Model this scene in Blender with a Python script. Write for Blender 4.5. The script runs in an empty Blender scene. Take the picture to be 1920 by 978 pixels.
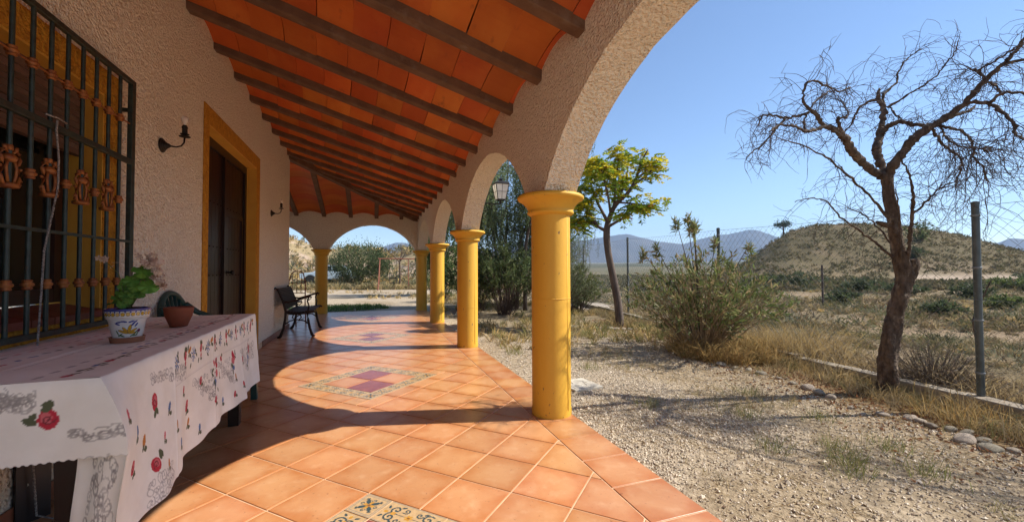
import bpy, bmesh, math, random
import numpy as np
from mathutils import Vector, Matrix

S = bpy.context.scene
COL = S.collection
R = random.Random(7)
G = np.random.default_rng(11)
PI = math.pi

# ------------------------------------------------------------------ camera
YAW, PITCH, ROLL, EYE = 0.3287, 0.0241, -0.0039, 1.055
def set_camera():
    cd = bpy.data.cameras.new('camera'); co = bpy.data.objects.new('camera', cd); COL.objects.link(co)
    cy, sy, cp, sp, cr, sr = math.cos(YAW), math.sin(YAW), math.cos(PITCH), math.sin(PITCH), math.cos(ROLL), math.sin(ROLL)
    f = Vector((sy * cp, cy * cp, sp)); r = Vector((cy, -sy, 0)); u = r.cross(f)
    r2 = r * cr + u * sr; u2 = u * cr - r * sr
    m = Matrix(((r2.x, u2.x, -f.x, 0), (r2.y, u2.y, -f.y, 0), (r2.z, u2.z, -f.z, EYE), (0, 0, 0, 1)))
    co.matrix_world = m
    cd.sensor_width = 36; cd.lens = 36 * 766.53 / 1920; cd.clip_start = 0.02; cd.clip_end = 20000
    S.camera = co
set_camera()

# ------------------------------------------------------------------ light
SUN_EL = math.radians(43.5)
SUN_AZ = math.atan2(0.97, -0.2425)          # from +y towards +x
to_sun = Vector((math.sin(SUN_AZ) * math.cos(SUN_EL), math.cos(SUN_AZ) * math.cos(SUN_EL), math.sin(SUN_EL)))
w = bpy.data.worlds.new('World'); S.world = w; w.use_nodes = True
wn = w.node_tree; bg = wn.nodes['Background']
sky = wn.nodes.new('ShaderNodeTexSky'); sky.sky_type = 'NISHITA'; sky.sun_disc = False
sky.sun_elevation = SUN_EL; sky.sun_rotation = SUN_AZ; sky.altitude = 900; sky.air_density = 1.0; sky.dust_density = 0.0; sky.ozone_density = 3.0
wn.links.new(sky.outputs[0], bg.inputs[0]); bg.inputs[1].default_value = 0.084
sl = bpy.data.lights.new('sun', 'SUN'); sl.energy = 4.0; sl.angle = math.radians(0.5); sl.color = (1.0, 0.93, 0.82)
so = bpy.data.objects.new('sun', sl); COL.objects.link(so); so.rotation_euler = (-to_sun).to_track_quat('-Z', 'Y').to_euler()
S.view_settings.view_transform = 'Standard'; S.view_settings.look = 'None'; S.view_settings.gamma = 1
S.view_settings.exposure = 1.2
S.render.engine = 'CYCLES'
S.cycles.use_denoising = True
S.cycles.max_bounces = 14; S.cycles.diffuse_bounces = 10; S.cycles.transparent_max_bounces = 12
S.cycles.sample_clamp_indirect = 6

# ------------------------------------------------------------------ materials
def lnk(t, a, b): t.links.new(a, b)
def mat(name, c1, c2=None, scale=6, rough=0.8, bump=0, bscale=60, bdist=0.01, rand=0, attr=False, spec=0.4, metal=0,
        detail=6, c3=None, s3=1.2, contrast=(0.35, 0.65), stretch=None, coat=0, world=False, trans=0, subsurf=0, c3lim=(0.5, 0.7), vor=False, specks=None, edge=None):
    m = bpy.data.materials.new(name); m.use_nodes = True
    t = m.node_tree; p = t.nodes['Principled BSDF']
    p.inputs['Roughness'].default_value = rough; p.inputs['Metallic'].default_value = metal
    p.inputs['Specular IOR Level'].default_value = spec
    if coat: p.inputs['Coat Weight'].default_value = coat; p.inputs['Coat Roughness'].default_value = 0.12
    if trans: p.inputs['Transmission Weight'].default_value = trans
    if world:
        g = t.nodes.new('ShaderNodeNewGeometry'); vec = g.outputs['Position']
    else:
        g = t.nodes.new('ShaderNodeTexCoord'); vec = g.outputs['Object']
    base_vec = vec
    oi = t.nodes.new('ShaderNodeObjectInfo')
    if rand:
        ad = t.nodes.new('ShaderNodeVectorMath'); ad.operation = 'MULTIPLY_ADD'
        ad.inputs[1].default_value = (1, 1, 1)
        cmb = t.nodes.new('ShaderNodeCombineXYZ'); mu = t.nodes.new('ShaderNodeMath'); mu.operation = 'MULTIPLY'; mu.inputs[1].default_value = 57
        lnk(t, oi.outputs['Random'], mu.inputs[0]); lnk(t, mu.outputs[0], cmb.inputs[0]); lnk(t, mu.outputs[0], cmb.inputs[2])
        lnk(t, vec, ad.inputs[0]); lnk(t, cmb.outputs[0], ad.inputs[2]); vec = ad.outputs[0]
    cvec = vec
    if stretch:
        mp = t.nodes.new('ShaderNodeMapping'); mp.inputs['Scale'].default_value = stretch
        lnk(t, vec, mp.inputs['Vector']); cvec = mp.outputs[0]
    def noise(v, sc, det=detail, ro=0.55):
        n = t.nodes.new('ShaderNodeTexNoise'); n.inputs['Scale'].default_value = sc; n.inputs['Detail'].default_value = det
        n.inputs['Roughness'].default_value = ro; lnk(t, v, n.inputs['Vector']); return n.outputs['Fac']
    def ramp(fac, a, b):
        r = t.nodes.new('ShaderNodeMapRange'); r.inputs['From Min'].default_value = a; r.inputs['From Max'].default_value = b
        lnk(t, fac, r.inputs['Value']); return r.outputs[0]
    def mix(fac, a, b, mode='MIX'):
        x = t.nodes.new('ShaderNodeMix'); x.data_type = 'RGBA'; x.blend_type = mode
        for sock, val in ((x.inputs[0], fac), (x.inputs[6], a), (x.inputs[7], b)):
            if isinstance(val, (int, float)): sock.default_value = val
            elif isinstance(val, tuple): sock.default_value = (*val, 1)
            else: lnk(t, val, sock)
        return x.outputs[2]
    if attr:
        at = t.nodes.new('ShaderNodeVertexColor'); at.layer_name = 'Col'; col = at.outputs['Color']
        if c2: col = mix(ramp(noise(cvec, scale), *contrast), col, mix(1.0, col, c2, 'MULTIPLY'))
    elif c2: col = mix(ramp(noise(cvec, scale), *contrast), c1, c2)
    else: col = None
    if c3: col = mix(ramp(noise(cvec, s3, 4), *c3lim), col if col is not None else c1, c3)
    if edge:
        sx = t.nodes.new('ShaderNodeSeparateXYZ'); lnk(t, base_vec, sx.inputs[0]); ab = []
        for ax in (0, 1):
            q = t.nodes.new('ShaderNodeMath'); q.operation = 'ABSOLUTE'; lnk(t, sx.outputs[ax], q.inputs[0]); ab.append(q.outputs[0])
        sm = t.nodes.new('ShaderNodeMath'); sm.operation = 'ADD'; lnk(t, ab[0], sm.inputs[0]); lnk(t, ab[1], sm.inputs[1])
        nm = t.nodes.new('ShaderNodeMath'); nm.operation = 'MULTIPLY_ADD'; nm.inputs[1].default_value = 0.26; lnk(t, noise(cvec, 9, 4, 0.6), nm.inputs[0]); lnk(t, sm.outputs[0], nm.inputs[2])
        col = mix(ramp(nm.outputs[0], edge[1], edge[2]), col, edge[0])
    if specks: col = mix(ramp(noise(cvec, specks[1], 3, 0.5), specks[2], specks[3]), col if col is not None else c1, specks[0])
    if rand:
        hs = t.nodes.new('ShaderNodeHueSaturation'); lnk(t, ramp(oi.outputs['Random'], 0, 1), hs.inputs['Value'])
        r = [n for n in t.nodes if n.type == 'MAP_RANGE'][-1]; r.inputs['To Min'].default_value = 1 - rand; r.inputs['To Max'].default_value = 1 + rand
        if col is None: hs.inputs['Color'].default_value = (*c1, 1)
        else: lnk(t, col, hs.inputs['Color'])
        hm = t.nodes.new('ShaderNodeMath'); hm.operation = 'MULTIPLY'; hm.inputs[1].default_value = 7.31
        fr = t.nodes.new('ShaderNodeMath'); fr.operation = 'FRACT'; lnk(t, oi.outputs['Random'], hm.inputs[0]); lnk(t, hm.outputs[0], fr.inputs[0])
        h = t.nodes.new('ShaderNodeMapRange'); h.inputs['To Min'].default_value = 0.5 - rand * 0.05; h.inputs['To Max'].default_value = 0.5 + rand * 0.05
        lnk(t, fr.outputs[0], h.inputs['Value']); lnk(t, h.outputs[0], hs.inputs['Hue'])
        col = hs.outputs[0]
    if col is None: p.inputs['Base Color'].default_value = (*c1, 1)
    else: lnk(t, col, p.inputs['Base Color'])
    if bump:
        b = t.nodes.new('ShaderNodeBump'); b.inputs['Strength'].default_value = bump; b.inputs['Distance'].default_value = bdist
        if vor:
            v = t.nodes.new('ShaderNodeTexVoronoi'); v.feature = 'SMOOTH_F1'; v.inputs['Scale'].default_value = bscale
            v.inputs['Smoothness'].default_value = 0.6
            # warp so that the grains are irregular
            nw = t.nodes.new('ShaderNodeTexNoise'); nw.inputs['Scale'].default_value = bscale * 0.6; lnk(t, vec, nw.inputs['Vector'])
            va = t.nodes.new('ShaderNodeVectorMath'); va.operation = 'MULTIPLY_ADD'; va.inputs[1].default_value = (1.6 / bscale,) * 3
            lnk(t, nw.outputs['Color'], va.inputs[0]); lnk(t, vec, va.inputs[2]); lnk(t, va.outputs[0], v.inputs['Vector'])
            ma = t.nodes.new('ShaderNodeMath'); ma.operation = 'SUBTRACT'; lnk(t, noise(vec, bscale * 0.45, 5, 0.65), ma.inputs[0])
            m2 = t.nodes.new('ShaderNodeMath'); m2.operation = 'MULTIPLY'; m2.inputs[1].default_value = 0.9
            lnk(t, v.outputs['Distance'], m2.inputs[0]); lnk(t, m2.outputs[0], ma.inputs[1]); hgt = ma.outputs[0]
        else: hgt = noise(vec, bscale, 5, 0.6)
        lnk(t, hgt, b.inputs['Height']); lnk(t, b.outputs[0], p.inputs['Normal'])
    if subsurf:
        # thin leaves let light through
        tr = t.nodes.new('ShaderNodeBsdfTranslucent'); ms = t.nodes.new('ShaderNodeMixShader'); ms.inputs[0].default_value = subsurf
        if col is None: tr.inputs['Color'].default_value = (*c1, 1)
        else: lnk(t, col, tr.inputs['Color'])
        out = t.nodes['Material Output']; lnk(t, p.outputs[0], ms.inputs[1]); lnk(t, tr.outputs[0], ms.inputs[2]); lnk(t, ms.outputs[0], out.inputs['Surface'])
    return m

M = {}
M['stucco'] = mat('stucco', (0.88, 0.825, 0.70), (0.79, 0.71, 0.58), 34, 0.95, 1.0, 62, 0.026, spec=0.15, c3=(0.83, 0.755, 0.64), s3=1.1, world=True, vor=True, specks=((0.30, 0.21, 0.15), 75, 0.63, 0.74))
M['yellow_rough'] = mat('yellow_rough', (0.56, 0.28, 0.035), (0.40, 0.18, 0.025), 26, 0.95, 0.9, 62, 0.016, spec=0.15, world=True, vor=True)
M['yellow_smooth'] = mat('yellow_smooth', (0.62, 0.34, 0.05), (0.56, 0.29, 0.04), 5, 0.75, 0.12, 60, 0.004, world=True)
M['column'] = mat('column', (0.66, 0.37, 0.038), (0.63, 0.345, 0.034), 4.5, 0.6, 0.25, 30, 0.006, c3=(0.50, 0.275, 0.045), s3=7, c3lim=(0.64, 0.80), spec=0.4, world=True, specks=((0.22, 0.13, 0.05), 34, 0.69, 0.73), stretch=(1, 1, 0.5))
M['floor_tile'] = mat('floor_tile', (0.52, 0.262, 0.122), (0.45, 0.20, 0.084), 7, 0.29, 0.16, 26, 0.003, rand=0.09, edge=((0.43, 0.165, 0.058), 0.235, 0.36), c3=(0.55, 0.30, 0.155), s3=14, spec=0.5, contrast=(0.40, 0.74), specks=((0.27, 0.11, 0.05), 60, 0.66, 0.76))
M['far_tile'] = mat('far_tile', (0.51, 0.255, 0.115), (0.44, 0.19, 0.078), 5, 0.29, 0.1, 26, 0.003, c3=(0.55, 0.30, 0.155), s3=14, world=True)
M['grout'] = mat('grout', (0.68, 0.47, 0.30), (0.52, 0.33, 0.20), 9, 0.9, 0.4, 160, 0.003, world=True)
M['wine_tile'] = mat('wine_tile', (0.26, 0.075, 0.06), (0.20, 0.055, 0.05), 8, 0.25, 0.08, 40, 0.003, rand=0.1)
M['painted_tile'] = mat('painted_tile', (1, 1, 1), (0.82, 0.80, 0.78), 60, 0.3, attr=True, spec=0.5)
M['ceiling_tile'] = mat('ceiling_tile', (0.50, 0.122, 0.022), (0.43, 0.092, 0.018), 3.5, 0.6, 0.25, 22, 0.006, rand=0.17, c3=(0.55, 0.165, 0.034), s3=2.2, spec=0.35, stretch=(1, 0.5, 1), specks=((0.22, 0.06, 0.022), 14, 0.66, 0.85))
M['beam'] = mat('beam', (0.165, 0.095, 0.060), (0.11, 0.060, 0.038), 7, 0.85, 0.5, 45, 0.008, c3=(0.18, 0.13, 0.10), s3=9, c3lim=(0.58, 0.75), world=True)
M['skirting'] = mat('skirting', (0.30, 0.12, 0.06), (0.22, 0.085, 0.045), 8, 0.4, rand=0.15)
M['door_wood'] = mat('door_wood', (0.022, 0.009, 0.006), (0.013, 0.006, 0.004), 5, 0.38, 0.3, 30, 0.004, stretch=(8, 8, 0.6), rand=0.15)
M['iron'] = mat('iron', (0.012, 0.010, 0.010), (0.022, 0.017, 0.014), 30, 0.5, 0.3, 90, 0.002, metal=0.4)
M['grille'] = mat('grille', (0.030, 0.048, 0.040), (0.014, 0.022, 0.019), 30, 0.42, 0.3, 90, 0.002, c3=(0.075, 0.045, 0.02), s3=22, c3lim=(0.60, 0.75), world=True)
M['rust_gold'] = mat('rust_gold', (0.34, 0.125, 0.03), (0.20, 0.06, 0.02), 45, 0.5, 0.5, 120, 0.003, metal=0.25, world=True)
M['shutter'] = mat('shutter', (0.17, 0.105, 0.075), (0.12, 0.07, 0.05), 6, 0.7, 0.3, 60, 0.003, rand=0.2)
M['dark_glass'] = mat('dark_glass', (0.012, 0.013, 0.014), None, rough=0.06, spec=0.6)
M['curtain'] = mat('curtain', (0.30, 0.28, 0.30), (0.12, 0.11, 0.12), 34, 0.9, detail=2)
M['brown_frame'] = mat('brown_frame', (0.05, 0.02, 0.012), (0.035, 0.014, 0.009), 8, 0.45)
M['sill'] = mat('sill', (0.20, 0.055, 0.032), (0.14, 0.04, 0.025), 12, 0.55, 0.3, 60, 0.004, rand=0.2)
M['rope'] = mat('rope', (0.36, 0.32, 0.29), (0.10, 0.09, 0.085), 130, 0.9, 0.4, 200, 0.003)
M['table_wood'] = mat('table_wood', (0.018, 0.008, 0.006), (0.010, 0.005, 0.004), 6, 0.35, stretch=(6, 6, 0.6))
M['cloth'] = mat('cloth', (1, 1, 1), (0.90, 0.89, 0.87), 7, 0.92, 0.25, 520, 0.001, attr=True, spec=0.1)
M['pot'] = mat('pot', (1, 1, 1), (0.9, 0.9, 0.88), 30, 0.18, attr=True, spec=0.5, coat=0.4)
M['terracotta'] = mat('terracotta', (0.30, 0.085, 0.038), (0.23, 0.062, 0.03), 9, 0.75, 0.2, 60, 0.002)
M['saucer'] = mat('saucer', (0.30, 0.13, 0.065), (0.22, 0.09, 0.045), 9, 0.7, 0.2, 60, 0.002)
M['soil'] = mat('soil', (0.018, 0.012, 0.009), (0.035, 0.025, 0.018), 60, 1, 0.8, 120, 0.01)
M['geranium_leaf'] = mat('geranium_leaf', (0.06, 0.17, 0.022), (0.13, 0.29, 0.04), 28, 0.55, subsurf=0.25, rand=0.2)
M['stem'] = mat('stem', (0.09, 0.16, 0.035), (0.14, 0.16, 0.06), 20, 0.7)
M['petal'] = mat('petal', (0.66, 0.55, 0.45), (0.50, 0.35, 0.28), 30, 0.8, subsurf=0.3, rand=0.25)
M['green_plastic'] = mat('green_plastic', (0.016, 0.055, 0.048), (0.022, 0.07, 0.058), 6, 0.4)
M['bench_iron'] = mat('bench_iron', (0.034, 0.019, 0.013), (0.02, 0.012, 0.009), 20, 0.6, 0.15, 60, 0.002, spec=0.25)
M['bulb'] = mat('bulb', (0.85, 0.78, 0.70), None, rough=0.12, trans=0.45)
M['white_plaster'] = mat('white_plaster', (0.56, 0.52, 0.44), (0.42, 0.385, 0.32), 18, 0.9, 0.3, 60, 0.003)
M['lamp_glass'] = mat('lamp_glass', (0.62, 0.60, 0.55), (0.50, 0.48, 0.44), 14, 0.25)
M['concrete'] = mat('concrete', (0.33, 0.28, 0.215), (0.23, 0.195, 0.15), 6, 0.95, 0.5, 50, 0.01, rand=0.1, world=True)
M['stone'] = mat('stone', (0.34, 0.29, 0.225), (0.22, 0.18, 0.135), 18, 0.9, 0.6, 40, 0.01, rand=0.3)
M['gravel'] = mat('gravel', (1, 1, 1), None, rough=0.9, attr=True)
M['ground'] = mat('ground', (1, 1, 1), (0.62, 0.60, 0.57), 26, 1.0, 0.8, 30, 0.03, attr=True, spec=0.1, world=True, detail=9)
M['mountain'] = mat('mountain', (0.10, 0.09, 0.075), (0.06, 0.06, 0.05), 0.008, 1, spec=0.05, world=True)
M['galvanised'] = mat('galvanised', (0.10, 0.115, 0.115), (0.07, 0.08, 0.08), 15, 0.45, metal=0.5)
M['wire'] = mat('wire', (0.20, 0.21, 0.21), None, rough=0.5, metal=0.5)
M['bark'] = mat('bark', (0.155, 0.105, 0.07), (0.055, 0.034, 0.023), 26, 0.95, 1.0, 42, 0.03, stretch=(1, 1, 0.4), c3=(0.26, 0.195, 0.14), s3=16, c3lim=(0.58, 0.7), world=True, detail=10)
M['bark_grey'] = mat('bark_grey', (0.14, 0.105, 0.085), (0.085, 0.062, 0.05), 14, 0.95, 0.7, 40, 0.012, stretch=(1, 1, 0.3), world=True)
M['dry_stem'] = mat('dry_stem', (0.34, 0.25, 0.155), (0.22, 0.155, 0.095), 9, 0.9, world=True)
M['twig'] = mat('twig', (0.085, 0.055, 0.043), (0.055, 0.035, 0.028), 9, 0.9, world=True)
M['leaf'] = mat('leaf', (1, 1, 1), None, rough=0.6, attr=True, subsurf=0.35, spec=0.3)
M['dry'] = mat('dry', (1, 1, 1), None, rough=0.9, attr=True, subsurf=0.3, spec=0.1)
M['rusty'] = mat('rusty', (0.27, 0.10, 0.06), (0.20, 0.07, 0.045), 9, 0.8, world=True)
M['car_paint'] = mat('car_paint', (0.42, 0.52, 0.60), None, rough=0.2, coat=0.6, spec=0.5)
M['tyre'] = mat('tyre', (0.015, 0.015, 0.016), None, rough=0.8)
M['dark_soil'] = M['soil']

# ------------------------------------------------------------------ builders
class MB:
    """collects numpy vertices / faces and links them as ONE mesh object"""
    def __init__(s): s.v = []; s.q = []; s.t = []; s.n = 0; s.c = []; s.poly = []
    def add(s, v, quads=None, tris=None, col=None):
        v = np.asarray(v, float).reshape(-1, 3)
        if quads is not None and len(quads): s.q.append(np.asarray(quads, np.int64).reshape(-1, 4) + s.n)
        if tris is not None and len(tris): s.t.append(np.asarray(tris, np.int64).reshape(-1, 3) + s.n)
        s.v.append(v); s.n += len(v)
        if col is not None:
            c = np.asarray(col, float)
            s.c.append(np.broadcast_to(c, (len(v), 3)) if c.ndim == 1 else c)
        return s
    def ngon(s, v, faces):
        v = np.asarray(v, float).reshape(-1, 3)
        for f in faces: s.poly.append([i + s.n for i in f])
        s.v.append(v); s.n += len(v); return s
    def box(s, a, b, rot=0, at=(0, 0, 0)):
        x0, y0, z0 = a; x1, y1, z1 = b
        v = np.array([(x0, y0, z0), (x1, y0, z0), (x1, y1, z0), (x0, y1, z0), (x0, y0, z1), (x1, y0, z1), (x1, y1, z1), (x0, y1, z1)], float)
        if rot:
            c, n = math.cos(rot), math.sin(rot); v[:, :2] = v[:, :2] @ np.array([[c, n], [-n, c]])
        v = v + np.array(at)
        return s.add(v, [(0, 3, 2, 1), (4, 5, 6, 7), (0, 1, 5, 4), (1, 2, 6, 5), (2, 3, 7, 6), (3, 0, 4, 7)])
    def bar(s, p0, p1, wd, ht, up=(0, 0, 1)):
        """a rectangular bar from p0 to p1"""
        p0, p1 = np.array(p0, float), np.array(p1, float); d = p1 - p0; d /= np.linalg.norm(d)
        u = np.array(up, float); r = np.cross(d, u); r /= np.linalg.norm(r); u = np.cross(r, d)
        v = [p + r * a * wd / 2 + u * b * ht / 2 for p in (p0, p1) for a, b in ((-1, -1), (1, -1), (1, 1), (-1, 1))]
        return s.add(v, [(0, 1, 2, 3), (7, 6, 5, 4), (0, 4, 5, 1), (1, 5, 6, 2), (2, 6, 7, 3), (3, 7, 4, 0)])
    def tube(s, pts, rad, n=8, cap=True, col=None):
        pts = np.asarray(pts, float); k = len(pts); rad = np.broadcast_to(np.asarray(rad, float), (k,))
        d = np.gradient(pts, axis=0); d /= np.linalg.norm(d, axis=1)[:, None] + 1e-12
        ref = np.array([0, 0, 1.0]) if abs(d[:, 2]).mean() < 0.8 else np.array([1.0, 0, 0])
        a = np.cross(d, ref); a /= np.linalg.norm(a, axis=1)[:, None] + 1e-12; b = np.cross(d, a)
        th = np.arange(n) * 2 * PI / n
        v = pts[:, None] + rad[:, None, None] * (np.cos(th)[None, :, None] * a[:, None] + np.sin(th)[None, :, None] * b[:, None])
        i = np.arange(k - 1)[:, None] * n; j = np.arange(n)[None]; j2 = (j + 1) % n
        q = np.stack([i + j, i + n + j, i + n + j2, i + j2], -1).reshape(-1, 4)
        base = s.n
        s.add(v.reshape(-1, 3), q, None, col)
        if cap:
            s.poly.append([base + x for x in range(n)]); s.poly.append([base + (k - 1) * n + x for x in range(n)][::-1])
        return s
    def lathe(s, prof, n=24, at=(0, 0, 0), axis='z', closed_top=True, phase=0):
        prof = np.asarray(prof, float); k = len(prof); th = np.arange(n) * 2 * PI / n + phase
        v = np.stack([prof[:, 0][:, None] * np.cos(th), prof[:, 0][:, None] * np.sin(th), np.repeat(prof[:, 1][:, None], n, 1)], -1)
        if axis == 'x': v = v[..., [2, 0, 1]]
        if axis == 'y': v = v[..., [1, 2, 0]]
        i = np.arange(k - 1)[:, None] * n; j = np.arange(n)[None]; j2 = (j + 1) % n
        q = np.stack([i + j, i + j2, i + n + j2, i + n + j], -1).reshape(-1, 4)
        base = s.n; s.add(v.reshape(-1, 3) + np.array(at), q)
        if closed_top:
            s.poly.append([base + x for x in range(n)][::-1]); s.poly.append([base + (k - 1) * n + x for x in range(n)])
        return s
    def grid(s, P, col=None, wrap=False):
        P = np.asarray(P, float); a, b = P.shape[:2]
        i = np.arange(a - 1)[:, None]; j = np.arange(b if wrap else b - 1)[None]; j2 = (j + 1) % b
        q = np.stack([i * b + j, i * b + j2, (i + 1) * b + j2, (i + 1) * b + j], -1).reshape(-1, 4)
        return s.add(P.reshape(-1, 3), q, None, None if col is None else np.asarray(col).reshape(-1, 3))
    def mesh(s, name, m, smooth=False):
        me = bpy.data.meshes.new(name)
        V = np.concatenate(s.v) if s.v else np.zeros((0, 3))
        Q = np.concatenate(s.q) if s.q else np.zeros((0, 4), np.int64); T = np.concatenate(s.t) if s.t else np.zeros((0, 3), np.int64)
        loops = np.concatenate([Q.ravel(), T.ravel()] + [np.array(p) for p in s.poly]).astype(np.int32)
        tot = np.concatenate([np.full(len(Q), 4), np.full(len(T), 3), np.array([len(p) for p in s.poly], int)]).astype(np.int32)
        me.vertices.add(len(V)); me.vertices.foreach_set('co', V.ravel().astype(np.float32))
        me.loops.add(len(loops)); me.loops.foreach_set('vertex_index', loops)
        me.polygons.add(len(tot)); st = np.concatenate([[0], np.cumsum(tot)[:-1]]).astype(np.int32)
        me.polygons.foreach_set('loop_start', st)
        try: me.polygons.foreach_set('loop_total', tot)
        except Exception: pass
        if s.c:
            C = np.concatenate(s.c); ca = me.color_attributes.new('Col', 'FLOAT_COLOR', 'POINT')
            ca.data.foreach_set('color', np.concatenate([C, np.ones((len(C), 1))], 1).ravel().astype(np.float32))
        me.polygons.foreach_set('use_smooth', np.full(len(tot), smooth))
        me.update(); me.validate()
        if m is not None: me.materials.append(m)
        return me
    def build(s, name, m, parent=None, smooth=False, kind=None, loc=None):
        return put(name, s.mesh(name, m, smooth), parent, kind, loc)

def put(name, me, parent=None, kind=None, loc=None):
    o = bpy.data.objects.new(name, me); COL.objects.link(o)
    if parent is not None: o.parent = parent
    if kind: o['kind'] = kind
    if loc is not None: o.location = loc
    return o
def thing(name, label, cat, loc=(0, 0, 0), rz=0, group=None):
    o = bpy.data.objects.new(name, None); COL.objects.link(o); o.location = loc; o.rotation_euler = (0, 0, rz)
    o.empty_display_size = 0.2
    tag(o, label, cat, group); return o
def tag(o, label, cat, group=None):
    o['label'] = label; o['category'] = cat
    if group: o['group'] = group
    return o
def copy_tree(o, parent=None):
    c = o.copy(); COL.objects.link(c); c.parent = parent
    for ch in [x for x in o.children]: copy_tree(ch, c)
    return c
def bevel(o, wd=0.004, seg=1):
    b = o.modifiers.new('bevel', 'BEVEL'); b.width = wd; b.segments = seg; b.limit_method = 'ANGLE'; return o

def vnoise(x, y, seed=0):
    xi = np.floor(x).astype(np.int64); yi = np.floor(y).astype(np.int64); fx = x - xi; fy = y - yi
    fx = fx * fx * (3 - 2 * fx); fy = fy * fy * (3 - 2 * fy)
    def h(a, b):
        n = (a * 374761393 + b * 668265263 + seed * 1442695041) & 0xFFFFFFFF
        n = ((n ^ (n >> 13)) * 1274126177) & 0xFFFFFFFF
        return ((n ^ (n >> 16)) & 0xFFFF) / 65535.0
    return (h(xi, yi) * (1 - fx) + h(xi + 1, yi) * fx) * (1 - fy) + (h(xi, yi + 1) * (1 - fx) + h(xi + 1, yi + 1) * fx) * fy
def fbm(x, y, oct=4, seed=0):
    x = np.asarray(x, float); y = np.asarray(y, float); r = 0; a = 0.5
    for i in range(oct): r = r + a * vnoise(x * 2 ** i, y * 2 ** i, seed + i); a *= 0.5
    return r / (1 - 0.5 ** oct)
def sstep(a, b, x):
    t = np.clip((np.asarray(x, float) - a) / (b - a), 0, 1); return t * t * (3 - 2 * t)

# ------------------------------------------------------------------ canvas: flat print painted on mesh points
class Canvas:
    def __init__(s, pts, base):
        s.p = np.asarray(pts, float); s.c = np.tile(np.array(base, float), (len(s.p), 1))
    def _put(s, mask, col, a=1.0):
        s.c[mask] = s.c[mask] * (1 - a) + np.array(col) * a
    def ell(s, c, rx, ry, col, rot=0, a=1.0):
        d = s.p - np.array(c); co, si = math.cos(rot), math.sin(rot)
        s._put(((d[:, 0] * co + d[:, 1] * si) / rx) ** 2 + ((-d[:, 0] * si + d[:, 1] * co) / ry) ** 2 < 1, col, a)
    def ring(s, c, r, wd, col, a=1.0, ry=None, rot=0):
        ry = ry or r; d = s.p - np.array(c); co, si = math.cos(rot), math.sin(rot)
        rr = np.hypot((d[:, 0] * co + d[:, 1] * si) / r, (-d[:, 0] * si + d[:, 1] * co) / ry)
        s._put(abs(rr - 1) * min(r, ry) < wd / 2, col, a)
    def line(s, pts, wd, col, a=1.0):
        m = np.zeros(len(s.p), bool); pts = np.asarray(pts, float)
        for p, q in zip(pts[:-1], pts[1:]):
            d = q - p; L = d @ d + 1e-12; t = np.clip(((s.p - p) @ d) / L, 0, 1)
            m |= np.hypot(*(s.p - p - t[:, None] * d).T) < wd / 2
        s._put(m, col, a)
    def rect(s, a, b, col, al=1.0):
        s._put((s.p[:, 0] > a[0]) & (s.p[:, 0] < b[0]) & (s.p[:, 1] > a[1]) & (s.p[:, 1] < b[1]), col, al)
def spiral(c, r, turns, start, sgn=1, n=22):
    t = np.linspace(0, 1, n); a = start + sgn * turns * 2 * PI * t; rr = r * (1 - 0.85 * t)
    return np.stack([c[0] + rr * np.cos(a), c[1] + rr * np.sin(a)], 1)

# ------------------------------------------------------------------ terrain
CYW, SYW = math.cos(YAW), math.sin(YAW)
def view_uv(x, y):
    """bearing (as tangent) and forward distance seen from the porch"""
    f = x * SYW + y * CYW; r = x * CYW - y * SYW
    return r / np.maximum(f, 0.5), f
def fence_x(y): return 4.42 + 0.188 * (np.asarray(y, float) - 1.83)
_LB = np.array([(-3.0, 0.16), (-1.2, 0.13), (-0.55, 0.088), (-0.51, 0.072), (-0.47, 0.058), (-0.42, 0.057), (-0.34, 0.056), (-0.29, 0.045), (-0.26, 0.059), (-0.24, 0.066), (-0.16, 0.064), (-0.08, 0.05), (0.0, 0.02), (0.06, 0.0)])
_RB = np.array([(0.52, 0.0), (0.567, 0.015), (0.591, 0.032), (0.626, 0.058), (0.679, 0.092), (0.744, 0.107), (0.82, 0.110), (0.887, 0.110), (0.965, 0.103), (1.03, 0.096), (1.10, 0.083), (1.174, 0.061), (1.25, 0.040), (1.42, 0.02), (2.0, 0.03)])
def terrain(x, y):
    x = np.asarray(x, float); y = np.asarray(y, float)
    u, f = view_uv(x, y); d = np.hypot(x, y); e = x - fence_x(y); front = sstep(3, 9, f)
    h = -0.03 - 0.30 * sstep(0.35, 6, e) * front
    n = fbm(x * 0.16, y * 0.16, 4, 5) - 0.5
    hl = np.interp(u, _LB[:, 0], _LB[:, 1]) * 55 + 0.9
    h = h + front * np.where(u < 0.08, hl * sstep(29, 55, f) * (1 + 0.25 * n), 0)
    hr = np.interp(u, _RB[:, 0], _RB[:, 1]) * 78 + 1.3
    h = h + front * np.where(u > 0.5, hr * sstep(40, 78, f + 1.5 * n) * (1 - 0.4 * sstep(85, 150, f)), 0) * sstep(0.5, 0.54, u)
    h = h + 0.012 * (fbm(x * 1.7, y * 1.7, 3, 2) - 0.5) * sstep(1.6, 2.6, x) + 0.35 * n * sstep(0.5, 14, e) * front * sstep(6, 30, f)
    # the far side of the valley climbs slowly
    h = h + np.where(d > 170, 0.021 * (d - 170), 0) * sstep(-0.3, 0.05, u)
    return h
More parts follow.
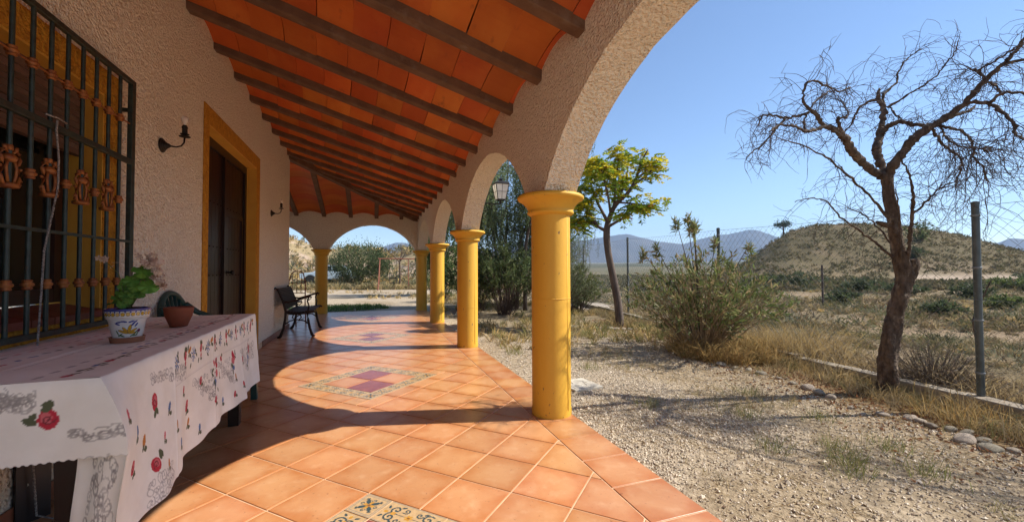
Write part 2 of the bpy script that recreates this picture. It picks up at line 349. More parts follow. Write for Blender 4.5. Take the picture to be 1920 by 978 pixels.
def ground_colour(x, y):
    u, f = view_uv(x, y); d = np.hypot(x, y); e = x - fence_x(y)
    n1 = fbm(x * 0.9, y * 0.9, 4, 21); n2 = fbm(x * 0.23, y * 0.23, 4, 31); n3 = fbm(x * 2.7, y * 2.7, 3, 41)
    def mixc(a, b, t): return a * (1 - t[:, None]) + np.array(b) * t[:, None]
    c = np.tile(np.array((0.47, 0.39, 0.29)), (len(x), 1))
    c = mixc(c, (0.33, 0.255, 0.165), sstep(0.52, 0.68, n1) * 0.7)
    bed = sstep(-1.05, -0.65, e + 0.3 * (n3 - 0.5)) * sstep(0.2, 1.5, y)
    c = mixc(c, (0.25, 0.175, 0.095), bed)
    back = sstep(4.5, 8, y) * sstep(1.6, 2.2, x) * (1 - sstep(17, 21, y))
    c = mixc(c, (0.25, 0.20, 0.125), back * 0.75)
    st = sstep(0.1, 0.8, e) * sstep(2, 6, f)
    c = mixc(c, (0.25, 0.19, 0.118), st)
    c = mixc(c, (0.17, 0.145, 0.085), st * sstep(0.42, 0.62, n1) * 0.9)
    c = mixc(c, (0.31, 0.23, 0.15), st * sstep(0.54, 0.68, n2))
    pale = np.exp(-(((x - 6.4) / 0.7) ** 2 + ((y - 11.0) / 2.2) ** 2)); c = mixc(c, (0.55, 0.48, 0.42), np.clip(pale * 1.4, 0, 1))
    trk = sstep(0.92, 1.0, u) * np.exp(-((f - 47 - 1.5 * np.sin(u * 5)) / 1.4) ** 2); c = mixc(c, (0.50, 0.40, 0.31), np.clip(trk * 1.5, 0, 1))
    trk2 = sstep(0.95, 1.0, u) * (1 - sstep(1.1, 1.2, u)) * np.exp(-((f - 53) / 4) ** 2); c = mixc(c, (0.40, 0.31, 0.24), trk2 * 0.9)
    hillm = sstep(42, 56, f) * sstep(.5, .56, u) * (1 - sstep(130, 160, f)); c = mixc(c, (.125, .103, .055), hillm * .92); c = mixc(c, (.21, .16, .10), hillm * sstep(.60, .70, n2) * .7)
    c = mixc(c, (.60, .54, .45), (1 - sstep(-1.6, -1.0, y)) * (d < 30))  # unseen ground behind the viewer, made paler to bounce light onto the wall
    flat = sstep(24, 34, f) * sstep(.16, .24, u) * (1 - sstep(.56, .62, u)); c = mixc(c, (.115, .115, .058), flat * (.55 + .4 * sstep(.4, .6, n1)))
    lf = sstep(26, 30, f) * (u < 0.08)
    c = mixc(c, (0.36, 0.28, 0.16), lf); c = mixc(c, (0.47, 0.36, 0.27), lf * sstep(0.5, 0.6, n2))
    farp = sstep(150, 320, d); c = mixc(c, (0.085, 0.09, 0.05), farp); c = mixc(c, (0.17, 0.155, 0.10), farp * sstep(0.55, 0.65, fbm(x * 0.006, y * 0.012, 3, 9)))
    gh = sstep(1500, 1600, d) * (1 - sstep(1850, 1950, d)) * sstep(0.42, 0.55, fbm(x * 0.004, y * 0.01, 2, 77)); c = mixc(c, (0.70, 0.70, 0.68), gh)
    return c
def build_ground():
    rad = np.concatenate([[0.0], np.geomspace(0.6, 3300, 330)])
    az = np.concatenate([np.linspace(-PI, math.radians(-42), 40, endpoint=False), np.linspace(math.radians(-42), math.radians(84), 520, endpoint=False), np.linspace(math.radians(84), PI, 36)])
    r_, a_ = np.meshgrid(rad, az, indexing='ij'); x = r_ * np.sin(a_); y = r_ * np.cos(a_)
    z = terrain(x.ravel(), y.ravel()).reshape(x.shape)
    mb = MB(); mb.grid(np.stack([x, y, z], -1)[:, ::-1], ground_colour(x.ravel(), y.ravel()).reshape(*x.shape, 3)[:, ::-1])
    mb.build('ground', M['ground'], kind='structure', smooth=True)
build_ground()

def build_mountains():
    pts = np.array([(-2.5, .05), (-1.0, .07), (-0.5, .03), (-0.36, .046), (-0.33, .055), (-0.282, .071), (-0.25, .068), (-0.2, .045), (-0.1, .04), (0.02, .07), (0.12, .066), (0.2, .078), (0.262, .088), (0.29, .088), (0.32, .079), (0.36, .07), (0.42, .064), (0.46, .075), (0.485, .082), (0.53, .088), (0.575, .097), (0.6, .098), (0.63, .088), (0.665, .073), (0.70, .055), (0.78, .04), (0.9, .05), (1.1, .055), (1.19, .064), (1.22, .075), (1.26, .073), (1.4, .06), (2.5, .05)])
    ang = np.linspace(math.radians(-68), math.radians(68), 700)
    u = np.tan(ang); top = np.interp(u, pts[:, 0], pts[:, 1]); D = 2500.0
    rows = []
    for k, t in enumerate(np.linspace(0, 1, 14)):
        F = D + t * 650; a = ang + YAW
        rr = F / np.maximum(np.cos(ang), 0.35)
        x, y = rr * np.sin(a), rr * np.cos(a)
        rid = fbm(ang * 26 + 3, np.full_like(ang, t * 5.0), 5, 61) - 0.5
        hh = (top * D * 1.26) * (t ** 0.8) * (1 + 0.5 * rid * (1 - t) * 1.3) + 9 * (fbm(ang * 70, np.zeros_like(ang), 3, 3) - 0.5) * t
        rows.append(np.stack([x, y, 1 + 25 * (1 - t) * 0 + hh], -1))
    back = rows[-1].copy(); back[:, :2] *= 1.12; back[:, 2] = 0; rows.append(back)
    mb = MB(); mb.grid(np.array(rows)[:, ::-1]); mb.build('mountains', M['mountain'], kind='structure', smooth=True)
build_mountains()

# ------------------------------------------------------------------ porch floor
TS = 0.3032; OX, OY = -0.2262, 2.3058; Q2 = math.sqrt(0.5)
def lat(a, b): return (OX + TS * Q2 * (a + b), OY + TS * Q2 * (b - a))
def clip_poly(poly, lim):
    for ax, sg, val in lim:
        out = []
        for i in range(len(poly)):
            p, q = poly[i], poly[(i + 1) % len(poly)]
            dp, dq = sg * (val - p[ax]), sg * (val - q[ax])
            if dp >= 0: out.append(p)
            if (dp > 0) != (dq > 0) and dp != dq:
                t = dp / (dp - dq); out.append((p[0] + (q[0] - p[0]) * t, p[1] + (q[1] - p[1]) * t))
        poly = out
        if len(poly) < 3: return []
    return poly
def poly_area(p): return 0.5 * sum(p[i - 1][0] * p[i][1] - p[i][0] * p[i - 1][1] for i in range(len(p)))
def inset_poly(p, d):
    n = len(p); out = []
    for i in range(n):
        a, b, c = Vector(p[i - 1]), Vector(p[i]), Vector(p[(i + 1) % n])
        e1 = (b - a).normalized(); e2 = (c - b).normalized(); n1 = Vector((-e1.y, e1.x)); n2 = Vector((-e2.y, e2.x))
        k = 1 + n1.dot(n2)
        if k < 0.2: out.append((b + n1 * d)[:]); continue
        out.append((b + (n1 + n2) * (d / k))[:])
    return out
def tile_mb(poly, gap=0.0038, ch=0.0018, depth=0.012, mb=None, z=0.0):
    if poly_area(poly) < 0: poly = poly[::-1]
    clean = [p for i, p in enumerate(poly) if math.dist(p, poly[i - 1]) > 0.006]
    if len(clean) < 3: return None
    a = inset_poly(clean, gap); b = inset_poly(clean, gap + ch)
    if poly_area(a) < 0.0008 or poly_area(b) < 0.0006: return None
    n = len(a); mb = mb or MB()
    v = [(p[0], p[1], z) for p in b] + [(p[0], p[1], z - ch * 0.8) for p in a] + [(p[0], p[1], z - depth) for p in a]
    f = [list(range(n))]
    for i in range(n):
        j = (i + 1) % n
        f.append([n + i, n + j, j, i]); f.append([2 * n + i, 2 * n + j, n + j, n + i])
    mb.ngon(v, f); return mb
FLOOR_X0, FLOOR_X1, FLOOR_Y1, INNER = -1.52, 1.40, 11.56, 1.107
def slab():
    mb = MB()
    mb.box((-5.2, 8.66, -0.16), (-1.48, FLOOR_Y1, -0.0028)); mb.box((-1.60, -1.0, -0.16), (FLOOR_X1 - 0.004, FLOOR_Y1 - 0.002, -0.0036))
    return mb.build('porch_floor', M['grout'], kind='structure')
floor = slab()
PATTERNS = [(2.5, -1.5), (-4, 5), (-10.5, 11.5), (-17, 18)]
def rect_minus(r, s):
    x0, y0, x1, y1 = r; a0, b0, a1, b1 = s
    if a0 >= x1 or a1 <= x0 or b0 >= y1 or b1 <= y0: return [r]
    out = []
    if a0 > x0: out.append((x0, y0, a0, y1))
    if a1 < x1: out.append((a1, y0, x1, y1))
    m0, m1 = max(x0, a0), min(x1, a1)
    if b0 > y0: out.append((m0, y0, m1, b0))
    if b1 < y1: out.append((m0, b1, m1, y1))
    return out
def rect_poly(r): return [lat(r[0], r[1]), lat(r[2], r[1]), lat(r[2], r[3]), lat(r[0], r[3])]
full_tile = tile_mb([(0, -TS * Q2), (TS * Q2, 0), (0, TS * Q2), (-TS * Q2, 0)], depth=0.012).mesh('floor_tile', M['floor_tile'])
def lay_floor():
    far = MB(); near = []
    for a in range(-40, 16):
        for b in range(-20, 40):
            cx, cy = lat(a + .5, b + .5)
            if not (FLOOR_X0 - .3 < cx < INNER + .3 and -3.2 < cy < 11.6): continue
            rs = [(a, b, a + 1, b + 1)]
            for pa, pb in PATTERNS:
                rs = [q for r in rs for q in rect_minus(r, (pa - 1.5, pb - 1.5, pa + 1.5, pb + 1.5))]
            for r in rs:
                P = rect_poly(r); whole = r == (a, b, a + 1, b + 1)
                C = clip_poly(P, [(0, 1, INNER), (0, -1, FLOOR_X0 + 0.02), (1, 1, 11.26), (1, -1, -0.99)])
                if not C: continue
                wall_cut = whole and all(INNER > p[0] > FLOOR_X0 + .02 and p[1] < 11.26 for p in P)
                near.append((cy, cx, C, wall_cut))
    near.sort(key=lambda t: abs(t[0] - 1.0) if t[0] > 1.0 else 50 + t[0])
    k = 0
    for cy, cx, C, whole in near:
        if k < 255 and cy > 1.0 and cy < 8.8:
            tilt = (R.uniform(-1, 1) * 0.0013, R.uniform(-1, 1) * 0.0013, R.choice((0, PI / 2, PI, -PI / 2)))
            if whole:
                o = put('floor_tile', full_tile, floor, loc=(cx, cy, 0)); o.rotation_euler = tilt; k += 1
            else:
                mx = sum(p[0] for p in C) / len(C); my = sum(p[1] for p in C) / len(C)
                mb = tile_mb([(p[0] - mx, p[1] - my) for p in C])
                if mb: mb.build('floor_tile', M['floor_tile'], floor, loc=(mx, my, 0)); k += 1
        else: tile_mb(C, mb=far)
    # the far leg of the porch round the corner of the house
    for i in range(13):
        for j in range(10): tile_mb([(-5.1 + .28 * i, 8.72 + .28 * j), (-4.82 + .28 * i, 8.72 + .28 * j), (-4.82 + .28 * i, 9.0 + .28 * j), (-5.1 + .28 * i, 9.0 + .28 * j)], mb=far)
    # border
    bd = MB(); bl = 0.2985
    bd = tile_mb([((INNER - FLOOR_X1) / 2, -bl / 2), ((FLOOR_X1 - INNER) / 2, -bl / 2), ((FLOOR_X1 - INNER) / 2, bl / 2), ((INNER - FLOOR_X1) / 2, bl / 2)]).mesh('border_tile', M['floor_tile'])
    y = 2.347 - bl * 11
    while y < 11.4:
        if y > 0.9 and y < 9: o = put('border_tile', bd, floor, loc=((FLOOR_X1 + INNER) / 2, y + bl / 2, 0)); o.rotation_euler = (R.uniform(-1, 1) * .001, R.uniform(-1, 1) * .001, 0)
        elif y < 11.2: tile_mb([(INNER, y), (FLOOR_X1, y), (FLOOR_X1, y + bl), (INNER, y + bl)], mb=far)
        y += bl
    x = INNER - bl
    while x > -5: tile_mb([(x, 11.26), (x + bl, 11.26), (x + bl, FLOOR_Y1), (x, FLOOR_Y1)], mb=far); x -= bl
    far.build('distant_tiles', M['far_tile'], floor, kind='stuff')
lay_floor()

TEAL, OCH, CREAM, GREY = (0.045, 0.075, 0.085), (0.50, 0.26, 0.05), (0.50, 0.345, 0.185), (0.22, 0.23, 0.22)
def painted_tile_mesh(lu, lv, motif):
    """a small glazed tile; lu x lv metres along its own axes, centre at the origin"""
    g = 0.003; nu, nv = int(lu / 0.0032), int(lv / 0.0032)
    U, Vv = np.meshgrid(np.linspace(-lu / 2 + g, lu / 2 - g, nu), np.linspace(-lv / 2 + g, lv / 2 - g, nv), indexing='ij')
    c = Canvas(np.stack([U.ravel(), Vv.ravel()], 1), CREAM)
    c.c *= (0.85 + 0.3 * fbm(U.ravel() * 60, Vv.ravel() * 60, 3, 8))[:, None]
    if motif == 'corner':
        h = lu / 2
        for rr in (0.93, 0.80): 
            for p, q in (((-1, -1), (1, -1)), ((1, -1), (1, 1)), ((1, 1), (-1, 1)), ((-1, 1), (-1, -1))): c.line([(p[0] * rr * h, p[1] * rr * h), (q[0] * rr * h, q[1] * rr * h)], 0.003, GREY)
        for k in range(4):
            a = k * PI / 2 + PI / 4; c.ell((0.030 * math.cos(a), 0.030 * math.sin(a)), 0.020, 0.011, TEAL, a)
            b = k * PI / 2; c.line(spiral((0.040 * math.cos(b), 0.040 * math.sin(b)), 0.013, 1.1, b + 2), 0.005, TEAL)
            c.ell((0.054 * math.cos(a), 0.054 * math.sin(a)), 0.010, 0.006, TEAL, a + 1.2)
            c.ell((0.017 * math.cos(b), 0.017 * math.sin(b)), 0.013, 0.007, OCH, b)
        c.ell((0, 0), 0.008, 0.008, (0.25, 0.10, 0.03))
    else:
        h = lv / 2
        for rr in (-0.92, 0.92): c.line([(-lu / 2, rr * h), (lu / 2, rr * h)], 0.004, GREY)
        for sgn in (-1, 1):
            for k in (-1, 1):
                c.line(spiral((sgn * 0.085, k * 0.026), 0.029, 1.25, 0.5 * PI - k * PI * .5 + sgn, sgn * k), 0.0085, TEAL)
                c.line(spiral((sgn * 0.036, k * 0.036), 0.018, 1.1, -k * 1.2 + sgn, -sgn * k), 0.007, TEAL)
                c.ell((sgn * 0.130, k * 0.034), 0.012, 0.006, TEAL, k * sgn)
                c.ell((sgn * 0.062, k * 0.052), 0.012, 0.006, TEAL, 0.6 * k)
            c.ell((sgn * 0.085, 0.0), 0.013, 0.010, OCH)
            c.line([(sgn * 0.02, 0), (sgn * 0.07, 0)], 0.006, TEAL); c.ell((sgn * 0.125, 0), 0.011, 0.009, OCH)
        for k in range(6): c.ell((0.012 * math.cos(k * PI / 3), 0.012 * math.sin(k * PI / 3)), 0.009, 0.006, OCH, k * PI / 3)
        c.ell((0, 0), 0.006, 0.006, (0.22, 0.09, 0.03))
    mb = MB(); mb.grid(np.stack([U, Vv, np.zeros_like(U)], -1)[::-1], c.c.reshape(nu, nv, 3)[::-1])
    a, b = lu / 2 - g, lv / 2 - g
    for p, q in (((-a, -b), (a, -b)), ((a, -b), (a, b)), ((a, b), (-a, b)), ((-a, b), (-a, -b))):
        mb.add([(*p, -.012), (*q, -.012), (*q, 0), (*p, 0)], [(0, 1, 2, 3)], None, CREAM)
    return mb.mesh('painted_tile', M['painted_tile'], smooth=False)
def lay_patterns():
    corner = painted_tile_mesh(TS / 2, TS / 2, 'corner'); strip = painted_tile_mesh(TS, TS / 2, 'strip')
    wine = tile_mb([(0, -TS * Q2), (TS * Q2, 0), (0, TS * Q2), (-TS * Q2, 0)]).mesh('wine_tile', M['wine_tile'])
    for pa, pb in PATTERNS:
        for du in (-.5, .5):
            for dv in (-.5, .5):
                x, y = lat(pa + du, pb + dv); red = du * dv < 0
                put('wine_tile' if red else 'floor_tile', wine if red else full_tile, floor, loc=(x, y, 0.0004))
        for su in (-1, 1):
            for sv in (-1, 1):
                x, y = lat(pa + su * 1.25, pb + sv * 1.25); o = put('painted_tile', corner, floor, loc=(x, y, 0.0)); o.rotation_euler.z = PI / 4
        for sd in range(4):
            for e in (-.5, .5):
                du, dv = ((e, 1.25), (1.25, e), (e, -1.25), (-1.25, e))[sd]
                x, y = lat(pa + du, pb + dv); o = put('painted_tile', strip, floor, loc=(x, y, 0.0))
                o.rotation_euler.z = (-PI / 4, PI / 4)[sd % 2] + (PI if sd > 1 else 0)
lay_patterns()

# ------------------------------------------------------------------ house (its own frame: x out of the wall, y along it)
HX, HR = -1.395, 0.0112
house = thing('house', 'house wall in pinkish roughcast with yellow framed door and barred window', 'house', (HX, 0, 0), HR)
DY0, DY1, DZ = 4.466, 6.20, 2.43
WY0, WY1, WZ0, WZ1 = 0.55, 2.88, 0.86, 2.05
def house_wall():
    mb = MB(); T = -0.32; H = 3.7; E = 8.65
    ys = [-3.2, WY0, WY1, DY0, DY1, E]
    mb.box((T, ys[0], -0.1), (0, ys[1], H)); mb.box((T, ys[1], WZ1), (0, ys[2], H)); mb.box((T, ys[1], -0.1), (0, ys[2], WZ0 - 0.12))
    mb.box((T, ys[2], -0.1), (0, ys[3], H)); mb.box((T, ys[3], DZ), (0, ys[4], H)); mb.box((T, ys[4], -0.1), (0, ys[5], H))
    mb.box((-6.0, E - 0.32, -0.1), (T, E - 0.001, H))
    return mb.build('wall', M['stucco'], house)
house_wall()
def frame_band(y0, y1, z0, z1, o, wd, th=0.009):
    """flat band of yellow roughcast round an opening, o = the sides it has"""
    mb = MB()
    mb.box((-0.005, y0 - wd[0], z0), (th, y0, z1)); mb.box((-0.005, y1, z0), (th, y1 + wd[1], z1)); mb.box((-0.005, y0 - wd[0], z1), (th, y1 + wd[1], z1 + wd[2]))
    if o: mb.box((-0.005, y0 - wd[0], z0 - wd[3]), (th, y1 + wd[1], z0))
    return mb
frame_band(DY0, DY1, 0, DZ, 0, (.125, .16, .16)).build('door_surround', M['yellow_rough'], house)
frame_band(WY0, WY1, WZ0 - .03, WZ1, 1, (.13, .125, .14, .13)).build('window_surround', M['yellow_rough'], house)
def reveals():
    mb = MB(); d = -0.105
    mb.box((d - .1, DY0 - .001, 0), (0.004, DY0 + .012, DZ - .012)); mb.box((d - .1, DY1 - .012, 0), (0.004, DY1 + .001, DZ - .012)); mb.box((d - .1, DY0, DZ - .012), (0.004, DY1, DZ + .001))
    mb.build('door_reveal', M['yellow_smooth'], house)
    mb = MB(); d = -0.16
    mb.box((d - .1, WY0 - .001, WZ0), (0.004, WY0 + .012, WZ1 - .012)); mb.box((d - .1, WY1 - .012, WZ0), (0.004, WY1 + .001, WZ1 - .012)); mb.box((d - .1, WY0, WZ1 - .012), (0.004, WY1, WZ1 + .001))
    mb.build('window_reveal', M['yellow_smooth'], house)
reveals()
def door():
    x = -0.105; y0, y1, z1 = DY0 + .012, DY1 - .012, DZ - .012
    mb = MB(); mb.box((x - .07, y0, 0.005), (x, y0 + .07, z1)); mb.box((x - .07, y1 - .07, 0.005), (x, y1, z1)); mb.box((x - .07, y0 + .07, z1 - .09), (x, y1 - .07, z1)); mb.box((x - .2, y0, 0.004), (x - .075, y1, z1))
    d = mb.build('door', M['door_wood'], house)
    a, b = y0 + .07, y1 - .07; mid = (a + b) / 2
    pl = MB(); n = 7; wd = (mid - a - .012) / n
    me = MB().box((0, .003, 0), (.022, wd - .003, z1 - .10)).mesh('plank', M['door_wood'])
    for k in range(n): put('plank', me, d, loc=(x - .045, a + .006 + k * wd, .008))
    for k in range(n): put('plank', me, d, loc=(x - .045, mid + .006 + k * wd, .008))
    MB().box((x - .025, mid - .022, .008), (x + .004, mid + .022, z1 - .092)).build('cover_strip', M['door_wood'], d)
    wk = MB(); p0, p1, q = mid + .10, b - .09, 1.70
    wk.box((x - .023, p0 - .035, .10), (x - .008, p0, q)); wk.box((x - .023, p1, .10), (x - .008, p1 + .035, q)); wk.box((x - .023, p0 - .035, q), (x - .008, p1 + .035, q + .045))
    wk.build('wicket_frame', M['door_wood'], d)
    st = MB()
    for zz in (0.28, 1.02, 1.32, 1.78):
        for k in range(2 * n):
            yy = a + .006 + (k + .5) * wd + (.006 if k >= n else 0)
            st.lathe([(0.0085, 0), (0.007, .006), (0.003, .009)], 6, (x - .023, yy, zz), 'x')
    st.build('studs', M['iron'], d, kind='stuff')
    h = MB(); h.lathe([(.02, 0), (.02, .008), (.01, .012), (.01, .04), (.024, .05), (.024, .07), (.012, .078)], 12, (x + .004, mid + .05, 1.05), 'x'); h.build('handle', M['iron'], d, smooth=True)
door()
def window():
    x = -0.155; fr = MB(); y0, y1, z0, z1 = WY0 + .012, WY1 - .012, WZ0 + .04, WZ1 - .012
    for a, b in ((y0, y0 + .06), (y1 - .06, y1), ((y0 + y1) / 2 - .05, (y0 + y1) / 2 + .05), (1.05, 1.13), (2.36, 2.42)): fr.box((x - .05, a, z0), (x, b, z1))
    fr.box((x - .05, y0, z1 - .06), (x - .001, y1, z1)); fr.box((x - .05, y0, z0), (x - .001, y1, z0 + .07))
    f = fr.build('window', M['brown_frame'], house)
    ys = [y0 + .06, 1.05, 1.13, (y0 + y1) / 2 - .05, (y0 + y1) / 2 + .05, 2.36, 2.42, y1 - .06]
    for i in range(0, 8, 2): MB().box((x - .032, ys[i], z0 + .07), (x - .026, ys[i + 1], z1 - .06)).build('pane', M['dark_glass'], f)
    cu = MB(); yy = np.linspace(y0 + .08, 2.10, 90); zz = np.linspace(z0 + .08, z1 - .3, 8)
    Yg, Zg = np.meshgrid(yy, zz, indexing='ij')
    cu.grid(np.stack([x - .012 + .008 * np.sin(Yg * 55) + .004 * np.sin(Yg * 131), Yg, Zg], -1)); cu.build('curtain', M['curtain'], f, smooth=True)
    sh = MB(); n = 9
    slat = MB().box((-.008, 0, -.019), (.008, y1 - y0 - .02, .017)).mesh('slat', M['shutter'])
    bx = MB().box((-.15, y0, 1.985), (-.075, y1, WZ1 - .013)).build('roller_shutter', M['shutter'], house)
    for k in range(n):
        o = put('slat', slat, bx, loc=(-.088 + R.uniform(-.003, .003), y0 + .01, 1.967 - .030 * k)); o.rotation_euler = (R.uniform(-.003, .003), -.25, 0)
    MB().box((-.105, y0 + .01, 1.967 - .030 * n - .012), (-.070, y1 - .01, 1.967 - .030 * n + .016)).build('bottom_bar', M['shutter'], bx)
    # sill of red brick tiles
    s = MB().box((-.16, WY0 - .02, WZ0 - .121), (-.002, WY1 + .02, WZ0 - .045)).build('window_sill', M['sill'], house)
    wd = (WY1 - WY0 + .06) / 17
    br = MB(); br.ngon([(-.16, .003, .045), (-.16, wd - .003, .045), (.028, wd - .003, 0), (.028, .003, 0), (-.16, .003, .005), (-.16, wd - .003, .005), (.028, wd - .003, -.032), (.028, .003, -.032)], [(3, 2, 1, 0), (4, 5, 6, 7), (7, 6, 2, 3), (5, 4, 0, 1), (4, 7, 3, 0), (6, 5, 1, 2)])
    me = br.mesh('brick', M['sill'])
    for k in range(17): o = put('brick', me, s, loc=(0, WY0 - .03 + k * wd, WZ0 - .012)); o.rotation_euler = (0, R.uniform(-.01, .01), 0)
window()
def skirting():
    s = MB().box((0.0, -3.2, 0), (.004, DY0 - .126, .075)).box((0.0, DY1 + .161, 0), (.004, 8.64, .075)).build('skirting', M['grout'], house)
    me = MB().box((.004, .002, .001), (.013, .298, .082)).mesh('skirting_tile', M['skirting'])
    y = 1.2
    while y < 8.5:
        if y + .3 < DY0 - .12 or y > DY1 + .16: put('skirting_tile', me, s, loc=(0, y, 0))
        y += .3
    MB().box((.004, -3.2, .001), (.013, 1.198, .082)).build('skirting_tile', M['skirting'], s)
skirting()

# ------------------------------------------------------------------ porch: arcades, columns, beams, ceiling
porch = thing('porch', 'long porch with roughcast arches on yellow columns under a terracotta ceiling', 'porch', (0, 0, 0))
CX, CY0, CDY, CAPZ = 1.2675, 2.8146, 2.8486, 1.618
AIN, AOUT = CX - .125, CX + .125
YEND = CY0 + 3 * CDY
def arch_wall(name, p0, p1, centres, piers, half, spring, apex, thick, top):
    """a roughcast wall along p0->p1 with segmental arches; s = metres along it"""
    p0, p1 = Vector(p0), Vector(p1); L = (p1 - p0).length; d = (p1 - p0) / L; nn = Vector((d.y, -d.x))
    rise = apex - spring; Rr = (half * half + rise * rise) / (2 * rise); zc = apex - Rr
    prof = []
    s = [0.0]
    for c in centres: s += list(np.linspace(c - half, c + half, 41))
    s.append(L); low = []
    for v in s:
        z = spring
        for c in centres:
            if abs(v - c) <= half + 1e-9: z = max(z, zc + math.sqrt(max(Rr * Rr - (v - c) ** 2, 0)))
        low.append(z)
    mb = MB(); n = len(s); jit = lambda k: (math.sin(k * 12.9898) * 43758.5453 % 1 - .5) * .009
    rows = []
    zr = [0, .02, 1]
    front, backr = [], []
    for sg, store in ((-1, front), (1, backr)):
        for t in (0, 1):
            store.append([(p0.x + d.x * v + nn.x * sg * thick / 2, p0.y + d.y * v + nn.y * sg * thick / 2, (z + jit(i * 2 + sg) * (1 if 0 < i < n - 1 else 0)) if t == 0 else top) for i, (v, z) in enumerate(zip(s, low))])
    mb.grid(np.array([front[0], front[1]])); mb.grid(np.array([backr[1], backr[0]])); mb.grid(np.array([backr[0], front[0]])); mb.grid(np.array([front[1], backr[1]]))
    for k in (0, n - 1):
        mb.add([front[0][k], front[1][k], backr[1][k], backr[0][k]], [(0, 1, 2, 3) if k == 0 else (3, 2, 1, 0)])
    return mb.build(name, M['stucco'], porch)
yc = [CY0 + CDY * (i + .5) for i in range(-1, 3)]
Y0 = -.25
arch_wall('arcade_wall', (CX, Y0), (CX, YEND + .125), [c - Y0 for c in yc], None, CDY / 2 - .181, 1.622, 2.27, .25, 2.72)
XE = [CX, CX - 2.492, CX - 2 * 2.492]
arch_wall('end_arcade_wall', (AIN + .001, YEND), (-5.0, YEND), [AIN + .001 - (XE[0] - 1.246), AIN + .001 - (XE[1] - 1.246)], None, 1.246 - .178, 1.622, 2.27, .25, 2.72)
def column_meshes():
    sh = MB(); r = .1445
    sh.lathe([(r + .002, 0), (r + .004, .03), (r, .06), (r, 1.475)], 40, closed_top=False)
    shaft = sh.mesh('column', M['column'], True)
    cp = MB()
    prof = [(r + a, z) for a, z in ((-.003, 1.462), (.018, 1.470), (.029, 1.480), (.030, 1.490), (.024, 1.500), (.026, 1.508), (.038, 1.530), (.055, 1.552), (.074, 1.568), (.083, 1.575), (.098, 1.580), (.106, 1.592), (.104, 1.604), (.090, 1.616), (-.1, 1.621))]
    cp.lathe(prof, 48); cap = cp.mesh('capital', M['column'], True)
    sm = MB()   # casting seam down the shaft
    sm.tube([(0, 0, .02), (0, 0, 1.468)], .006, 6); seam = sm.mesh('seam', M['column'], True)
    rg = MB(); rg.lathe([(r - .002, -.003), (r + .0025, -.001), (r + .0025, .002), (r - .002, .004)], 40, closed_top=False); ring = rg.mesh('joint', M['column'], True)
    return shaft, cap, seam, ring
def columns():
    shaft, cap, seam, ring = column_meshes(); r = .1445
    spots = [(CX, CY0 + CDY * i) for i in range(-1, 4)] + [(XE[1], YEND), (XE[2], YEND)]
    for i, (x, y) in enumerate(spots):
        c = put('column', shaft, porch, loc=(x, y, 0)); put('capital', cap, c)
        for a in (-1.03, -1.03 + PI): put('seam', seam, c, loc=((r - .003) * math.cos(a), (r - .003) * math.sin(a), 0))
        put('joint', ring, c, loc=(0, 0, .55 + .3 * (i % 3 == 1)))
columns()
ZB, SL = 2.43, 0.296            # height of the beams' undersides at the arcade, slope of the roof
ANG = math.atan(SL); BH, BW = 0.105, 0.105
BY = [2.09 + .63 * i for i in range(-4, 15)]
def roof_z(x): return ZB + SL * (1.11 - x)
def hip_x(y): return y - (YEND - .125) + 1.11          # where the hip crosses this y
def beams():
    for i, y in enumerate(BY):
        xl = -1.62 if y < 8.5 else hip_x(y) + .04
        if xl > 1.0 or y > 11.1: continue
        mb = MB(); p0 = (xl, y, roof_z(xl)); p1 = (1.30, y, roof_z(1.30))
        wb = BW * .86; co = SL * 0
        v = []
        for (x, yy, z) in (p0, p1): v += [(x, yy - wb / 2, z), (x, yy + wb / 2, z), (x, yy + BW / 2, z + BH), (x, yy - BW / 2, z + BH)]
        mb.add(v, [(0, 3, 2, 1), (4, 5, 6, 7), (0, 1, 5, 4), (1, 2, 6, 5), (2, 3, 7, 6), (3, 0, 4, 7)])
        o = mb.build('beam', M['beam'], porch); o.location.z += R.uniform(-.006, .006); bevel(o, .008, 2)
    for k in range(-6, 5):                                # beams of the end bay
        x = .093 - .626 * (-k) if False else .093 + .626 * (k - 3 + 0)
        x = .093 + .626 * (k - 3)
        if x > 1.0: continue
        ys = max(8.55, YEND - .125 + x - 1.11) + .03
        if x < -1.45: ys = 8.6
        z = lambda yy: ZB + SL * (YEND - .125 - yy)
        v = []
        for yy in (ys, YEND + .05): v += [(x + BW * .43, yy, z(yy)), (x - BW * .43, yy, z(yy)), (x - BW / 2, yy, z(yy) + BH), (x + BW / 2, yy, z(yy) + BH)]
        o = MB().add(v, [(0, 3, 2, 1), (4, 5, 6, 7), (0, 1, 5, 4), (1, 2, 6, 5), (2, 3, 7, 6), (3, 0, 4, 7)]).build('beam', M['beam'], porch); bevel(o, .008, 2)
    x0, x1 = -1.62, 1.22
    h = MB(); h.bar((x0, YEND - .125 + x0 - 1.11, roof_z(x0) + .035), (x1, YEND - .125 + x1 - 1.11, roof_z(x1) + .035), .13, .15)
    o = h.build('hip_beam', M['beam'], porch); bevel(o, .01, 2)
beams()
TW, CH = 0.262, 0.63 - 0.098       # board width along the slope, span between beams
def vault_tile_mesh(chord, rise=.068, th=.022, w=TW - .004):
    n = 8; s = np.linspace(-1, 1, n + 1); mb = MB(); rows = []
    for dz in (0, th):
        for xx in (-w / 2, w / 2): rows.append([(xx, a * chord / 2, dz + rise * (1 - a * a)) for a in s])
    a, b, c, d = [np.array(r) for r in rows]
    mb.grid(np.array([b, a])); mb.grid(np.array([c, d])); mb.grid(np.array([a, c])); mb.grid(np.array([d, b]))
    return mb.mesh('ceiling_tile', M['ceiling_tile'], False)
